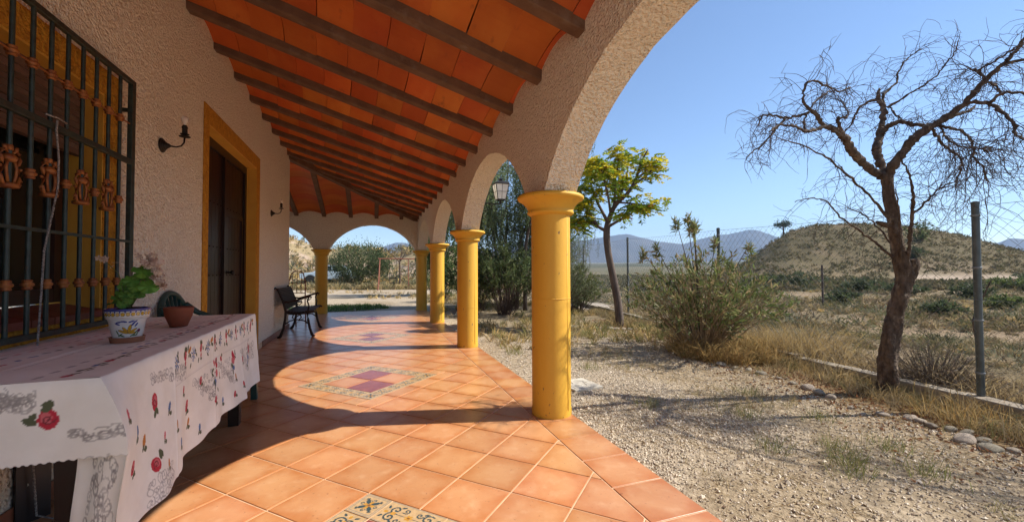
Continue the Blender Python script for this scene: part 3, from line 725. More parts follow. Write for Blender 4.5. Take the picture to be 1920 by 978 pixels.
def ceiling():
    me = vault_tile_mesh(CH + .012); dx = TW * math.cos(ANG)
    for i in range(len(BY) - 1):
        ym = (BY[i] + BY[i + 1]) / 2
        if ym < 1.2: continue
        off = R.uniform(0, .5) * dx
        x = 1.24 - off
        while x > -1.62:
            if hip_x(ym - .36) < x:
                o = put('ceiling_tile', me, porch, loc=(x, ym, roof_z(x) + BH * .62 + R.uniform(-.006, .005)))
                o.rotation_euler = (R.uniform(-.014, .014), ANG + R.uniform(-.02, .02), R.uniform(-.016, .016))
            x -= dx
    for k in range(-7, 4):
        xm = .093 + .626 * (k - 2.5)
        if xm > 1.2 or xm < -3: continue
        y = YEND + .1 - R.uniform(0, .4) * dx
        while y > max(8.55, YEND - .125 + xm - 1.11 - .42):
            if xm > -1.9 or y > 8.7:
                o = put('ceiling_tile', me, porch, loc=(xm, y, ZB + SL * (YEND - .125 - y) + BH * .62 + R.uniform(-.004, .003)))
                o.rotation_euler = (R.uniform(-.008, .008), ANG + R.uniform(-.012, .012), PI / 2 + R.uniform(-.008, .008))
            y -= dx
    # roof shell above it all
    mb = MB(); zt = .30
    def zz(x, y): return min(roof_z(x), ZB + SL * (YEND - .125 - y)) + zt
    mb.add([(1.5, -.5, zz(1.5, 0)), (1.5, YEND + .24, zz(1.5, YEND + .24)), (-1.9, YEND - .125 - 1.9 - 1.11, roof_z(-1.9) + zt), (-1.9, -.5, roof_z(-1.9) + zt)], [(0, 1, 2, 3)])
    mb.add([(1.5, YEND + .24, zz(1.5, YEND + .24)), (-5.2, YEND + .24, zz(-5.2, YEND + .24)), (-5.2, YEND - 3.135, roof_z(-1.9) + zt), (-1.9, YEND - 3.135, roof_z(-1.9) + zt)], [(0, 1, 2, 3)])
    o = mb.build('roof', M['terracotta'], porch); sd = o.modifiers.new('thick', 'SOLIDIFY'); sd.thickness = .1; sd.offset = 1
    # boards behind the viewer, out of the picture
    b = MB()
    for i in range(len(BY) - 1):
        ym = (BY[i] + BY[i + 1]) / 2
        if ym < 1.2: b.add([(1.24, ym - .27, roof_z(1.24) + .09), (1.24, ym + .27, roof_z(1.24) + .09), (-1.6, ym + .27, roof_z(-1.6) + .09), (-1.6, ym - .27, roof_z(-1.6) + .09)], [(0, 1, 2, 3)])
    b.build('ceiling_boards', M['ceiling_tile'], porch)
ceiling()

# ------------------------------------------------------------------ window grille (same frame as the house)
def hpos(x, y, z=0): c, s = math.cos(HR), math.sin(HR); return (HX + x * c - y * s, x * s + y * c, z)
def grille():
    g = thing('window_grille', 'dark green wrought iron window grille with rust gold collars and scrolled ornaments', 'window grille', hpos(0, 0), HR)
    xg = .062; y0, y1, z0, z1 = .42, 3.045, .775, 2.20
    f = MB(); f.box((xg - .012, y0, z0), (xg + .012, y1, z0 + .025)); f.box((xg - .012, y0, z1 - .028), (xg + .012, y1, z1))
    f.box((xg - .012, y1 - .04, z0 + .025), (xg + .012, y1, z1 - .028)); f.box((xg - .012, y0, z0 + .025), (xg + .012, y0 + .04, z1 - .028))
    for yy in (y0 + .1, y1 - .02):
        for zz in (.95, 2.02): f.box((-.002, yy - .011, zz - .011), (xg - .0125, yy + .011, zz + .011))
    o = f.build('frame', M['grille'], g); bevel(o, .002)
    bar = MB().tube([(0, 0, z0 + .024), (0, 0, z1 - .027)], .0088, 10, False).mesh('bar', M['grille'], True)
    col = MB(); col.lathe([(.009, -.022), (.016, -.019), (.0165, -.013), (.013, -.011), (.021, -.004), (.021, .004), (.013, .011), (.0165, .013), (.016, .019), (.009, .022)], 12, closed_top=False)
    collar = col.mesh('collar', M['rust_gold'], True)
    om = MB()
    for s in (-1, 1):
        om.tube([(0.004, s * .016, -.070), (.004, s * .036, -.062), (.004, s * .046, -.038), (.004, s * .040, -.012), (.004, s * .030, .006), (.004, s * .040, .020), (.004, s * .048, .040), (.004, s * .042, .062), (.004, s * .024, .070), (.004, s * .014, .058)], [.006, .007, .007, .006, .006, .006, .007, .007, .006, .004], 7)
        om.tube([(.006, s * .013, -.06), (.008, s * .022, -.03), (.008, s * .026, 0), (.006, s * .016, .03)], .0052, 6)
        om.tube([(0.004, s * .046, -.04), (.004, s * .058, -.045), (.004, s * .055, -.06), (.004, s * .048, -.056)], .004, 6)
        om.tube([(0.004, s * .046, .0), (.004, s * .056, .004)], [.007, .004], 6)
        om.tube([(.004, s * .026, .070), (.004, s * .030, .086)], [.007, .006], 6)
    om.lathe([(.009, -.082), (.03, -.078), (.032, -.066), (.022, -.06), (.009, -.058)], 12, closed_top=False)
    om.lathe([(.009, .022), (.02, .026), (.024, .036), (.024, .044), (.016, .052), (.009, .056)], 12, closed_top=False)
    om.lathe([(.012, .07), (.012, .09), (.005, .094)], 10)
    orn = om.mesh('ornament', M['rust_gold'], True)
    for k in range(-15, 8):
        y = 2.152 + .1073 * k
        put('bar', bar, g, loc=(xg, y, 0))
        put('collar', collar, g, loc=(xg, y, 1.935)); put('collar', collar, g, loc=(xg, y, 1.005))
        put('ornament' if k % 2 == 0 else 'collar', orn if k % 2 == 0 else collar, g, loc=(xg, y, 1.468))
    r = MB().box((xg - .005, y0 + .04, 1.692), (xg + .016, y1 - .012, 1.722)).build('rail', M['grille'], g); bevel(r, .002)
    r = MB().box((xg + .003, y0 + .04, 1.229), (xg + .013, y1 - .012, 1.243)).build('rail', M['grille'], g)
    MB().tube([(xg, y0 + .04, 1.935), (xg, y1 - .04, 1.935)], .0042, 6).build('rod', M['rust_gold'], g)
grille()
def rope():
    pts = [(.085, 2.37, 1.735), (.088, 2.36, 1.69), (.090, 2.375, 1.56), (.092, 2.37, 1.43), (.090, 2.30, 1.15), (.088, 2.285, .85), (.086, 2.28, .72), (.07, 2.29, .35), (.08, 2.31, .03), (.14, 2.30, .012), (.20, 2.33, .01)]
    t = np.linspace(0, 1, len(pts)); tt = np.linspace(0, 1, 420); P = np.stack([np.interp(tt, t, np.array(pts)[:, i]) for i in range(3)], 1)
    mb = MB()
    for ph in (0, PI * 2 / 3, PI * 4 / 3):
        a = tt * 480 + ph; Q = P.copy(); Q[:, 0] += .0021 * np.cos(a); Q[:, 1] += .0021 * np.sin(a); mb.tube(Q, .0023, 5)
    mb.tube([(.085, 2.30, 1.738), (.093, 2.36, 1.742), (.085, 2.43, 1.74)], .004, 6)
    o = mb.build('rope', M['rope'], smooth=True); o.location = hpos(0, 0); o.rotation_euler.z = HR
    tag(o, 'twisted grey rope hanging down from the window grille rail', 'rope')
rope()

# ------------------------------------------------------------------ lamps
def wall_lamp_parts(t):
    MB().lathe([(.052, 0), (.052, .004), (.046, .010), (.042, .010), (.036, .018), (.033, .018), (.026, .028), (.023, .028), (.016, .042), (.010, .05), (.006, .055)], 20, axis='x').build('wall_plate', M['iron'], t, smooth=False)
    MB().tube([(.05, 0, 0), (.085, 0, -.004), (.115, 0, .006), (.132, 0, .032), (.135, 0, .075)], [.0065, .0055, .0055, .006, .0065], 8).build('arm', M['iron'], t, smooth=True)
    d = MB(); d.lathe([(.006, .068), (.034, .074), (.036, .078), (.008, .080)], 14, (.135, 0, 0)); d.lathe([(.006, .086), (.028, .092), (.028, .096), (.008, .098)], 14, (.135, 0, 0)); d.build('drip_tray', M['iron'], t)
    MB().lathe([(.012, .096), (.0165, .10), (.0165, .135), (.019, .137), (.019, .146), (.017, .15), (.012, .16)], 16, (.135, 0, 0)).build('socket', M['iron'], t)
    MB().lathe([(.010, .158), (.013, .168), (.022, .188), (.0245, .203), (.020, .219), (.010, .228), (.002, .230)], 20, (.135, 0, 0)).build('bulb', M['bulb'], t, smooth=True)
lamp = thing('wall_lamp', 'black iron wall lamp with bare clear bulb between the window and the door', 'wall lamp', hpos(.002, 3.56, 1.962), HR, 'wall lamps')
wall_lamp_parts(lamp)
lamp2 = copy_tree(lamp); lamp2.location = hpos(.002, 7.1, 1.95); lamp2['label'] = 'black iron wall lamp on the narrow wall past the yellow door frame'
def lantern():
    l = thing('lantern', 'iron lantern with frosted panes on a bracket outside the second arch', 'lantern', (1.74, 5.60, 2.02))
    br = MB(); br.bar((-.36, .06, 0), (.01, 0, 0), .012, .016); br.tube([(-.35, .06, -.13), (-.25, .05, -.12), (-.14, .03, -.07), (-.10, .02, -.01)], .006, 6); br.box((-.365, .03, -.2), (-.345, .09, .06)); br.lathe([(.012, 0), (.02, .012), (.012, .03), (.018, .05), (.02, .055)], 10)
    br.build('bracket', M['iron'], l)
    b, t, h0, h1 = .058, .098, .055, .275
    fr = MB()
    C = [(-1, -1), (1, -1), (1, 1), (-1, 1)]
    for i, (x, y) in enumerate(C):
        fr.bar((x * b, y * b, h0), (x * t, y * t, h1), .010, .010, (0, 1, 0.2))
        x2, y2 = C[(i + 1) % 4]
        fr.bar((x * b, y * b, h0), (x2 * b, y2 * b, h0), .012, .012); fr.bar((x * t, y * t, h1), (x2 * t, y2 * t, h1), .012, .014)
        mx, my = (x + x2) / 2, (y + y2) / 2
        fr.bar((mx * b, my * b, h0), (mx * t, my * t, h1), .004, .004, (.3, .5, .1)); m = (b + t) / 2; fr.bar((x * m, y * m, (h0 + h1) / 2), (x2 * m, y2 * m, (h0 + h1) / 2), .004, .004)
    fr.build('frame', M['iron'], l)
    for i, (x, y) in enumerate(C):
        x2, y2 = C[(i + 1) % 4]; k = .985
        MB().add([(x * b * k, y * b * k, h0), (x2 * b * k, y2 * b * k, h0), (x2 * t * k, y2 * t * k, h1), (x * t * k, y * t * k, h1)], [(0, 1, 2, 3)]).build('pane', M['lamp_glass'], l)
    MB().lathe([(t * 1.55, h1 + .004), (t * 1.50, h1 + .012), (.045, h1 + .052), (.032, h1 + .056), (.032, h1 + .075), (.040, h1 + .078), (.012, h1 + .095), (.006, h1 + .10)], 4, phase=PI / 4).build('cap', M['iron'], l)
lantern()

# ------------------------------------------------------------------ table, cloth and what stands on them
TX, TY, TR = -.755, 1.535, .0336        # near front corner of the table top, direction of its long side
def tpos(x, y, z=0): c, s = math.cos(TR), math.sin(TR); return (TX + x * c - y * s, TY + x * s + y * c, z)
TWD, TL = .625, 1.94
def table():
    t = thing('table', 'dark wooden dining table standing under a flowered white tablecloth', 'table', tpos(0, 0), TR)
    MB().box((-TWD, .0, .715), (0, TL, .742)).build('tabletop', M['table_wood'], t)
    ap = MB(); ap.box((-TWD + .05, .05, .63), (-.05, .075, .714)); ap.box((-TWD + .05, TL - .075, .63), (-.05, TL - .05, .714)); ap.box((-.075, .076, .63), (-.05, TL - .076, .714)); ap.box((-TWD + .05, .076, .63), (-TWD + .075, TL - .076, .714)); ap.build('apron', M['table_wood'], t)
    lg = lambda w0, w1: MB().add([(a * w / 2, b * w / 2, z) for z, w in ((0, w0), (.629, w1)) for a, b in ((-1, -1), (1, -1), (1, 1), (-1, 1))], [(0, 3, 2, 1), (4, 5, 6, 7), (0, 1, 5, 4), (1, 2, 6, 5), (2, 3, 7, 6), (3, 0, 4, 7)]).mesh('leg', M['table_wood'])
    m1 = lg(.062, .082)
    for x, y in ((-.085, .085), (-.085, TL - .15), (-TWD + .085, .085), (-TWD + .085, TL - .15)): put('leg', m1, t, loc=(x, y, 0))
    o = MB().box((-.018, -.052, 0), (.018, .052, .628)).build('leg', M['table_wood'], t, loc=(-TWD + .03, .83, 0)); o.rotation_euler.z = -.75
    MB().lathe([(.006, 0), (.005, .003)], 8, axis='y').build('screw', M['white_plaster'], o, loc=(.0185, -.02, .16)); 
table()
def print_cloth(P):
    """the printed cloth; P = (along the table from the near edge, distance from the table's front edge: negative on top, positive down the side)"""
    W = (0.85, 0.845, 0.785); c = Canvas(P, W); rr = random.Random(5)
    RED, RED2, BLU, ORG, GRN, GRY, DK = (.50, .045, .07), (.62, .16, .18), (.12, .20, .40), (.52, .22, .06), (.11, .13, .075), (.30, .29, .28), (.22, .05, .06)
    def lace(pts, sc=1.0):
        for i, (x, y) in enumerate(pts):
            x += rr.uniform(-.006, .006); y += rr.uniform(-.006, .006); r = sc * rr.uniform(.009, .019); al = rr.uniform(.45, .8)
            c.ring((x, y), r, .0038, GRY, al, ry=r * rr.uniform(.55, 1), rot=rr.uniform(0, 3))
            if i % 2 == 0: c.line(spiral((x + r, y), r * 1.3, 1.0, rr.uniform(0, 6)), .0036, GRY, al)
            if i % 3 == 0: c.ell((x, y), r * .35, r * .25, GRY, rr.uniform(0, 3), .5)
    def rose(x, y, s=1.0, a=0):
        c.ell((x, y), .021 * s, .030 * s, RED, a); c.ell((x + .004 * s, y - .004 * s), .012 * s, .017 * s, RED2, a); c.line(spiral((x, y), .014 * s, 1.3, a), .004 * s, DK)
        dx, dy = math.sin(a), math.cos(a); c.ell((x + dx * .036 * s, y + dy * .036 * s), .010 * s, .018 * s, GRN, .6 + a); c.ell((x + dx * .032 * s + .014 * s, y + dy * .034 * s), .008 * s, .014 * s, GRN, -.5)
    def bud(x, y, col, a=0, s=1.0):
        c.ell((x, y), .010 * s, .020 * s, col, a); c.ell((x + .008 * s, y + .026 * s), .010 * s, .009 * s, GRN, a); c.ell((x - .007 * s, y + .02 * s), .005 * s, .012 * s, GRN, .5)
    def star(x, y, col, s=1.0):
        for k in range(9): a = k * PI / 4.5; c.line([(x, y), (x + .026 * s * math.cos(a), y + .032 * s * math.sin(a))], .006 * s, col)
        c.ell((x, y), .007 * s, .008 * s, (.55, .5, .4))
    # top: border of flowers along the edges and faint lace
    for k in range(26): 
        x = .06 + k * .074; (bud(x, -.12 + rr.uniform(-.02, .02), rr.choice((GRN, BLU, RED2, GRY)), PI / 2, .8) if k % 3 else rose(x, -.11 + rr.uniform(-.02, .02), .6, 1.5))
        c.ell((x + .03, -.10), .016, .007, GRN, .4); c.ell((x, -.17), .02, .007, GRY, .2, .7)
    for k in range(0): rose(.10 + .012 * rr.random(), -.12 - k * .06, .9, 1); c.ell((.08, -.15 - k * .06), .008, .016, GRN); c.ell((.17, -.14 - .06 * k), .006, .016, GRY, .5, .8)
    for k in range(24): x = .25 + k * .07; c.ell((x, -.40), .018, .008, rr.choice((RED, GRN, BLU, GRY)), rr.uniform(-.5, .5), .8); c.ell((x, -.48), .018, .006, RED2 if k % 3 else GRN, .2, .8)
    c.line([(.2, -.30), (1.9, -.30)], .004, GRY, .5); c.line([(.2, -.52), (1.9, -.52)], .004, GRY, .5)
    # front: band of blue and red flowers below the edge, from the second third on
    for k in range(14):
        x = .52 + k * .098
        if k % 2 == 0: star(x, .062, BLU, 1.0)
        else: rose(x, .05, .72, 3.14); bud(x + .004, .085, RED, 0, .7)
        for q in range(3): c.ell((x + rr.uniform(-.04, .04), rr.uniform(.02, .11)), .006, .013, GRN, rr.uniform(-1, 1))
        if k % 3 == 1: bud(x + .05, .035, ORG, 1)
    c.line([(.50, .142), (1.85, .142)], .004, (.78, .76, .74)); c.line([(.50, .150), (1.85, .150)], .004, GRY, .35)
    lace([(.30 + .025 * k, .06 + .0042 * k * (1 - k / 60) + .006 * math.sin(k)) for k in range(14)], .9); lace([(.30 + .025 * k, .075 + .0045 * k) for k in range(14)], .8)
    for x0 in (.90, 1.22, 1.62):
        lace([(x0 - .16 + .028 * k, .19 + .017 * k + .01 * math.sin(k * 2)) for k in range(8)], 1.0); lace([(x0 - .13 + .03 * k, .20 + .02 * k) for k in range(7)], 1.0); lace([(x0 + .05 + .01 * k, .30 - .018 * k) for k in range(6)], 1.0); lace([(x0 + .02 + .018 * k, .32 + .008 * k) for k in range(5)], 1.0)
        lace([(x0 - .10 + .035 * (k % 5) + .01 * (k // 5), .20 + .036 * (k // 5) + .008 * (k % 2)) for k in range(15)], .85)
        for q in range(5): c.ell((x0 + .10 + rr.uniform(-.028, .028), .19 + rr.uniform(-.03, .04)), .015, .021, RED if q % 2 else RED2, rr.uniform(-1, 1))
        for q in range(3): c.ell((x0 + .09 + rr.uniform(-.02, .02), .25 + rr.uniform(0, .03)), .012, .015, BLU, rr.uniform(-1, 1))
        for q in range(7): c.ell((x0 + .10 + rr.uniform(-.05, .05), .22 + rr.uniform(-.07, .1)), .006, .015, GRN, rr.uniform(-1, 1))
        c.line([(x0 + .09, .27), (x0 + .08, .33)], .005, GRN)
    rose(.31, .155, 1.05, 0); bud(.44, .21, BLU, .4); bud(.14, .20, BLU, -.4, 1.2); bud(.22, .26, ORG, .2, 1.1); bud(.50, .30, ORG, 0); rose(.66, .275, .9, .3); rose(.29, .37, 1.15, 2.2); bud(.55, .39, BLU, 0); bud(.70, .36, ORG, 0); rose(.98, .36, .7, .2); rose(1.50, .25, .7, 0); bud(1.35, .33, ORG, 0); rose(1.78, .07, .7, 0); bud(1.68, .30, BLU, .2)
    rose(.10, .30, .8, .4); bud(.38, .30, RED2, .3, .9); bud(.60, .19, RED, .2, .9); bud(.80, .43, BLU, .1); bud(.40, .41, ORG, 0, .9); rose(.82, .21, .7, .5); bud(1.08, .25, ORG, .4, .8); bud(1.45, .40, RED, 0, .9); rose(1.12, .17, .6, 2.5); bud(.06, .12, RED2, 0, .9); bud(1.15, .42, BLU, 0); rose(1.3, .43, .8, 1)
    lace([(.24 + .032 * (k % 7), .43 + .026 * (k // 7)) for k in range(24)], 1.1); lace([(1.7 + .03 * (k % 6), .2 + .03 * (k // 6)) for k in range(24)], 1.0)
    # near end: lace at the hem, one rose; P[:,0] negative there
    rose(-.098, -.118, .92, PI / 2); c.ell((-.10, -.152), .010, .016, GRN, .5); c.ell((-.09, -.148), .007, .013, GRN, -.8)
    lace([(-.035 - .013 * (k % 3), -.155 - .012 * (k // 3)) for k in range(27)], .95)
    lace([(-.03 - .020 * (k % 4), -.56 + .026 * (k // 4)) for k in range(34)], 1.0)
    lace([(-.150 + .008 * math.sin(k), .01 - .011 * k) for k in range(9)], .75)
    lace([(-.24 - .018 * k, -.055 + .02 * math.sin(k * 1.3)) for k in range(18)], 1.0); lace([(-.25 - .02 * k, -.09 + .02 * math.sin(k * .9)) for k in range(16)], .9); lace([(-.33 - .02 * k, -.12) for k in range(9)], .8)
    c.line([(-.215, .01), (-.215, -.2)], .004, GRY, .45)
    # hem
    c.c *= (0.96 + 0.08 * fbm(c.p[:, 0] * 9, c.p[:, 1] * 9, 3, 4))[:, None]
    return c.c
def tablecloth():
    root = thing('tablecloth', 'white tablecloth printed with roses and grey lace draped over the long table', 'tablecloth', tpos(0, 0), TR)
    ZT = .748; DF, DN = .503, .215
    def fold(u, v):  # ripples that grow towards the hem
        return v
    # top and front panel in one sheet: parameter y along, s across (negative on top)
    ys = np.linspace(0.0, TL, 620); ss = np.concatenate([np.linspace(-TWD, -.012, 130), np.linspace(-.006, DF, 165)])
    Y, Sg = np.meshgrid(ys, ss, indexing='ij')
    d = np.maximum(Sg, 0); g = d / DF
    rip = .026 * np.sin(Y * 5.2 + .6) + .016 * np.sin(Y * 12.4 + 1.2 + 1.5 * g) + .008 * np.sin(Y * 27 - g)
    crease = sum(np.exp(-(abs(Y - q) / .007)) for q in (.49, .97, 1.46)) * .0045
    X = np.where(Sg < 0, Sg, .006 * (1 - np.exp(-d / .008)) + g ** 1.3 * (.018 + rip * .8))
    flare = np.exp(-(abs(Y) / .14) ** 1.4)
    XE_ = lambda q: .006 * (1 - np.exp(-q / .008)) + .082 * np.sin(np.minimum(q / .215, 1) * PI / 2) - .045 * np.maximum(q - .215, 0) / .285
    YE_ = lambda q: -.006 * (1 - np.exp(-q / .008)) - .045 * np.sin(np.minimum(q / .215, 1) * PI / 2) + .02 * np.maximum(q - .215, 0) / .285
    ZE_ = lambda q: ZT - .001 - q * (1 - .02 * q / DF) - .004 * (1 - np.exp(-q / .006))
    X = X * (1 - flare) + flare * XE_(d); Yp = Y + flare * YE_(d) + g * np.exp(-((Y - TL) / .12) ** 2) * .07; X = np.where(Sg < 0, Sg, X + crease * np.minimum(d / .05, 1) + .0030 * (fbm(Y * 16, Sg * 16, 3, 14) - .5) * np.minimum(d / .05, 1) + .014 * (fbm(Y * 4.5 + 9, Sg * 3.2 + 5, 2, 24) - .5) * np.minimum(d / .15, 1))
    Z = np.where(Sg < 0, ZT + .0012 * np.sin(Y * 9) * np.sin(Sg * 17), ZT - .001 - d * (1 - .02 * g) - .004 * (1 - np.exp(-d / .006)))
    Z = np.where(Sg < 0, Z + crease * .5 + .003 * np.exp(-(abs(Sg + .33) / .008)) + .0035 * (fbm(Y * 13, Sg * 13, 3, 15) - .5), Z)
    Z = Z - g * .016 * np.sin(Y * 4.1)
    hem = .006 * np.sin(Y * 3) * g; Z = Z - hem
    mb = MB(); mb.grid(np.stack([X, Yp, Z], -1), print_cloth(np.stack([Y.ravel(), Sg.ravel()], 1)).reshape(*Y.shape, 3))
    mb.build('top_and_front', M['cloth'], root, smooth=True)
    # near end panel
    xs = np.linspace(-TWD, 0, 170); dd = np.linspace(0, DN, 60); Xn, Dn = np.meshgrid(xs, dd, indexing='ij'); g = Dn / DN
    fl = np.exp(-(abs(Xn) / .085) ** 1.4); fl2 = np.exp(-((Xn + .21) / .06) ** 2)
    Xp = Xn + fl * XE_(Dn); Yn = (1 - fl) * (-.006 * (1 - np.exp(-Dn / .008)) - g ** 1.2 * (.016 - .012 * fl2 + .006 * np.sin(Xn * 21))) + fl * YE_(Dn)
    Zn = ZE_(Dn) + .006 * g * np.sin(Xn * 9) * (1 - fl) + .0025 * (g > .97) * np.sin(Xn * 420)
    mb = MB(); mb.grid(np.stack([Xp, Yn, Zn], -1)[::-1], print_cloth(np.stack([-Dn.ravel(), Xn.ravel()], 1)).reshape(*Xn.shape, 3)[::-1])
    mb.build('end_panel', M['cloth'], root, smooth=True)
    # corner flap tucked behind the end panel
    n1, n2 = 70, 90; A = np.linspace(0, 1, n1); B = np.linspace(0, 1, n2); a, b = np.meshgrid(A, B, indexing='ij')
    zt = ZT - .05; zb = ZT - DF * .99
    Zf = zt + (zb - zt) * b - .03 * a * b; g2 = (ZT - Zf) / DF
    dq = ZT - Zf; xr = XE_(dq) - .002 ; yr = YE_(dq) + .002                       # the front panel's near edge
    xl = -.058 - .014 * b + .008 * np.sin(b * 5); yl = .012 + .02 * b
    Xf = xr + (xl - xr) * a; Yf = yr + (yl - yr) * a ** .8 - .016 * np.sin(a * PI) * b + .006 * np.sin(a * 11) * b
    mb = MB(); mb.grid(np.stack([Xf, Yf, Zf], -1)[::-1], print_cloth(np.stack([-.20 - .30 * b.ravel(), -.19 * a.ravel()], 1)).reshape(n1, n2, 3)[::-1])
    mb.build('corner_fold', M['cloth'], root, smooth=True)
    # far end
    dd = np.linspace(0, .13, 12); Xn, Dn = np.meshgrid(np.linspace(-TWD, 0, 40), dd, indexing='ij')
    mb = MB(); mb.grid(np.stack([Xn + .02 * Dn, TL + .004 + Dn * .1, ZT - Dn - .002], -1), np.tile((.85, .845, .785), (*Xn.shape, 1))); mb.build('end_panel', M['cloth'], root, smooth=True)
tablecloth()
ZC = .7495
def flower_pot():
    p = thing('flower_pot', 'white painted ceramic flower pot with blue rim and yellow lily on its saucer', 'flower pot', (-1.022, 2.262, ZC))
    prof = np.array([(.048, .022), (.0495, .024), (.064, .096), (.067, .104), (.0725, .106), (.078, .142), (.079, .147), (.076, .149), (.071, .145), (.066, .12)])
    L = np.concatenate([[0], np.cumsum(np.hypot(*np.diff(prof, axis=0).T))]); t = np.linspace(0, L[-1], 120)
    pr = np.interp(t, L, prof[:, 0]); pz = np.interp(t, L, prof[:, 1]); n = 200; th = np.linspace(-PI, PI, n, endpoint=False)
    T, TH = np.meshgrid(t, th, indexing='ij')
    front = math.atan2(-2.26, 1.02)                       # the side that faces the camera
    A = (TH - front + PI) % (2 * PI) - PI; Zz = np.repeat(pz[:, None], n, 1)
    c = Canvas(np.stack([(A * .064).ravel(), Zz.ravel()], 1), (.60, .60, .58))
    BL, YE, OC, GR, PU, DK = (.030, .045, .22), (.50, .30, .02), (.42, .19, .02), (.05, .12, .04), (.20, .03, .12), (.05, .035, .03)
    for k in range(-14, 15):
        x = k * .0143; c.ell((x, .1255), .0066, .0085, DK); c.ell((x, .1255), .0054, .0072, YE if k % 2 else (.55, .38, .12)); c.ell((x + .007, .135), .0025, .004, BL)
    c.line([(-.3, .111), (.3, .111)], .002, OC); c.rect((-1, .139), (1, .16), BL)
    for o in (-.135, 0.0, .135):
        for x, z, a in ((-.030, .092, .2), (-.012, .094, -.2), (.012, .093, .3), (.024, .090, .7), (.030, .078, 1.0), (-.036, .084, -.5), (.018, .082, .9)): c.ell((o + x, z), .011, .0035, BL, a)
        for a, L_, w_ in ((2.2, .030, .010), (1.35, .034, .011), (2.75, .036, .009), (.55, .034, .009), (.1, .030, .007)):
            x, z = o + .002 + L_ * .55 * math.cos(a), .042 + L_ * .55 * math.sin(a)
            c.ell((x, z), L_ * .62, w_ * .62, DK, a); c.ell((x, z), L_ * .56, w_ * .48, YE, a); c.ell((x, z), L_ * .45, w_ * .12, OC, a)
        for x, z, a in ((-.030, .036, .5), (-.022, .032, -.4), (.020, .034, .5), (.034, .046, 1.0), (.040, .040, 1.2), (-.04, .046, 2.0), (.03, .032, 0)): c.ell((o + x, z), .012, .003, GR, a)
        c.ell((o + .045, .052), .007, .008, PU); c.ell((o + .045, .052), .003, .004, DK)
    V = np.stack([pr[:, None] * np.cos(TH), pr[:, None] * np.sin(TH), Zz], -1)
    mb = MB(); mb.grid(V, c.c.reshape(len(t), n, 3), wrap=True); mb.build('pot', M['pot'], p, smooth=True)
    MB().lathe([(.044, 0), (.056, .001), (.0605, .024), (.058, .025), (.050, .014), (.001, .013)], 40).build('saucer', M['saucer'], p, smooth=False)
    s = MB(); g = np.linspace(0, .070, 10); th = np.linspace(0, 2 * PI, 30, endpoint=False); r_, t_ = np.meshgrid(g, th, indexing='ij'); s.grid(np.stack([r_ * np.cos(t_), r_ * np.sin(t_), .138 + .022 * fbm(r_ * 60 + 5 + t_, t_ * 3, 3, 2) * (1 - (r_ / .075) ** 2)], -1), wrap=True); s.build('soil', M['soil'], p)
flower_pot()
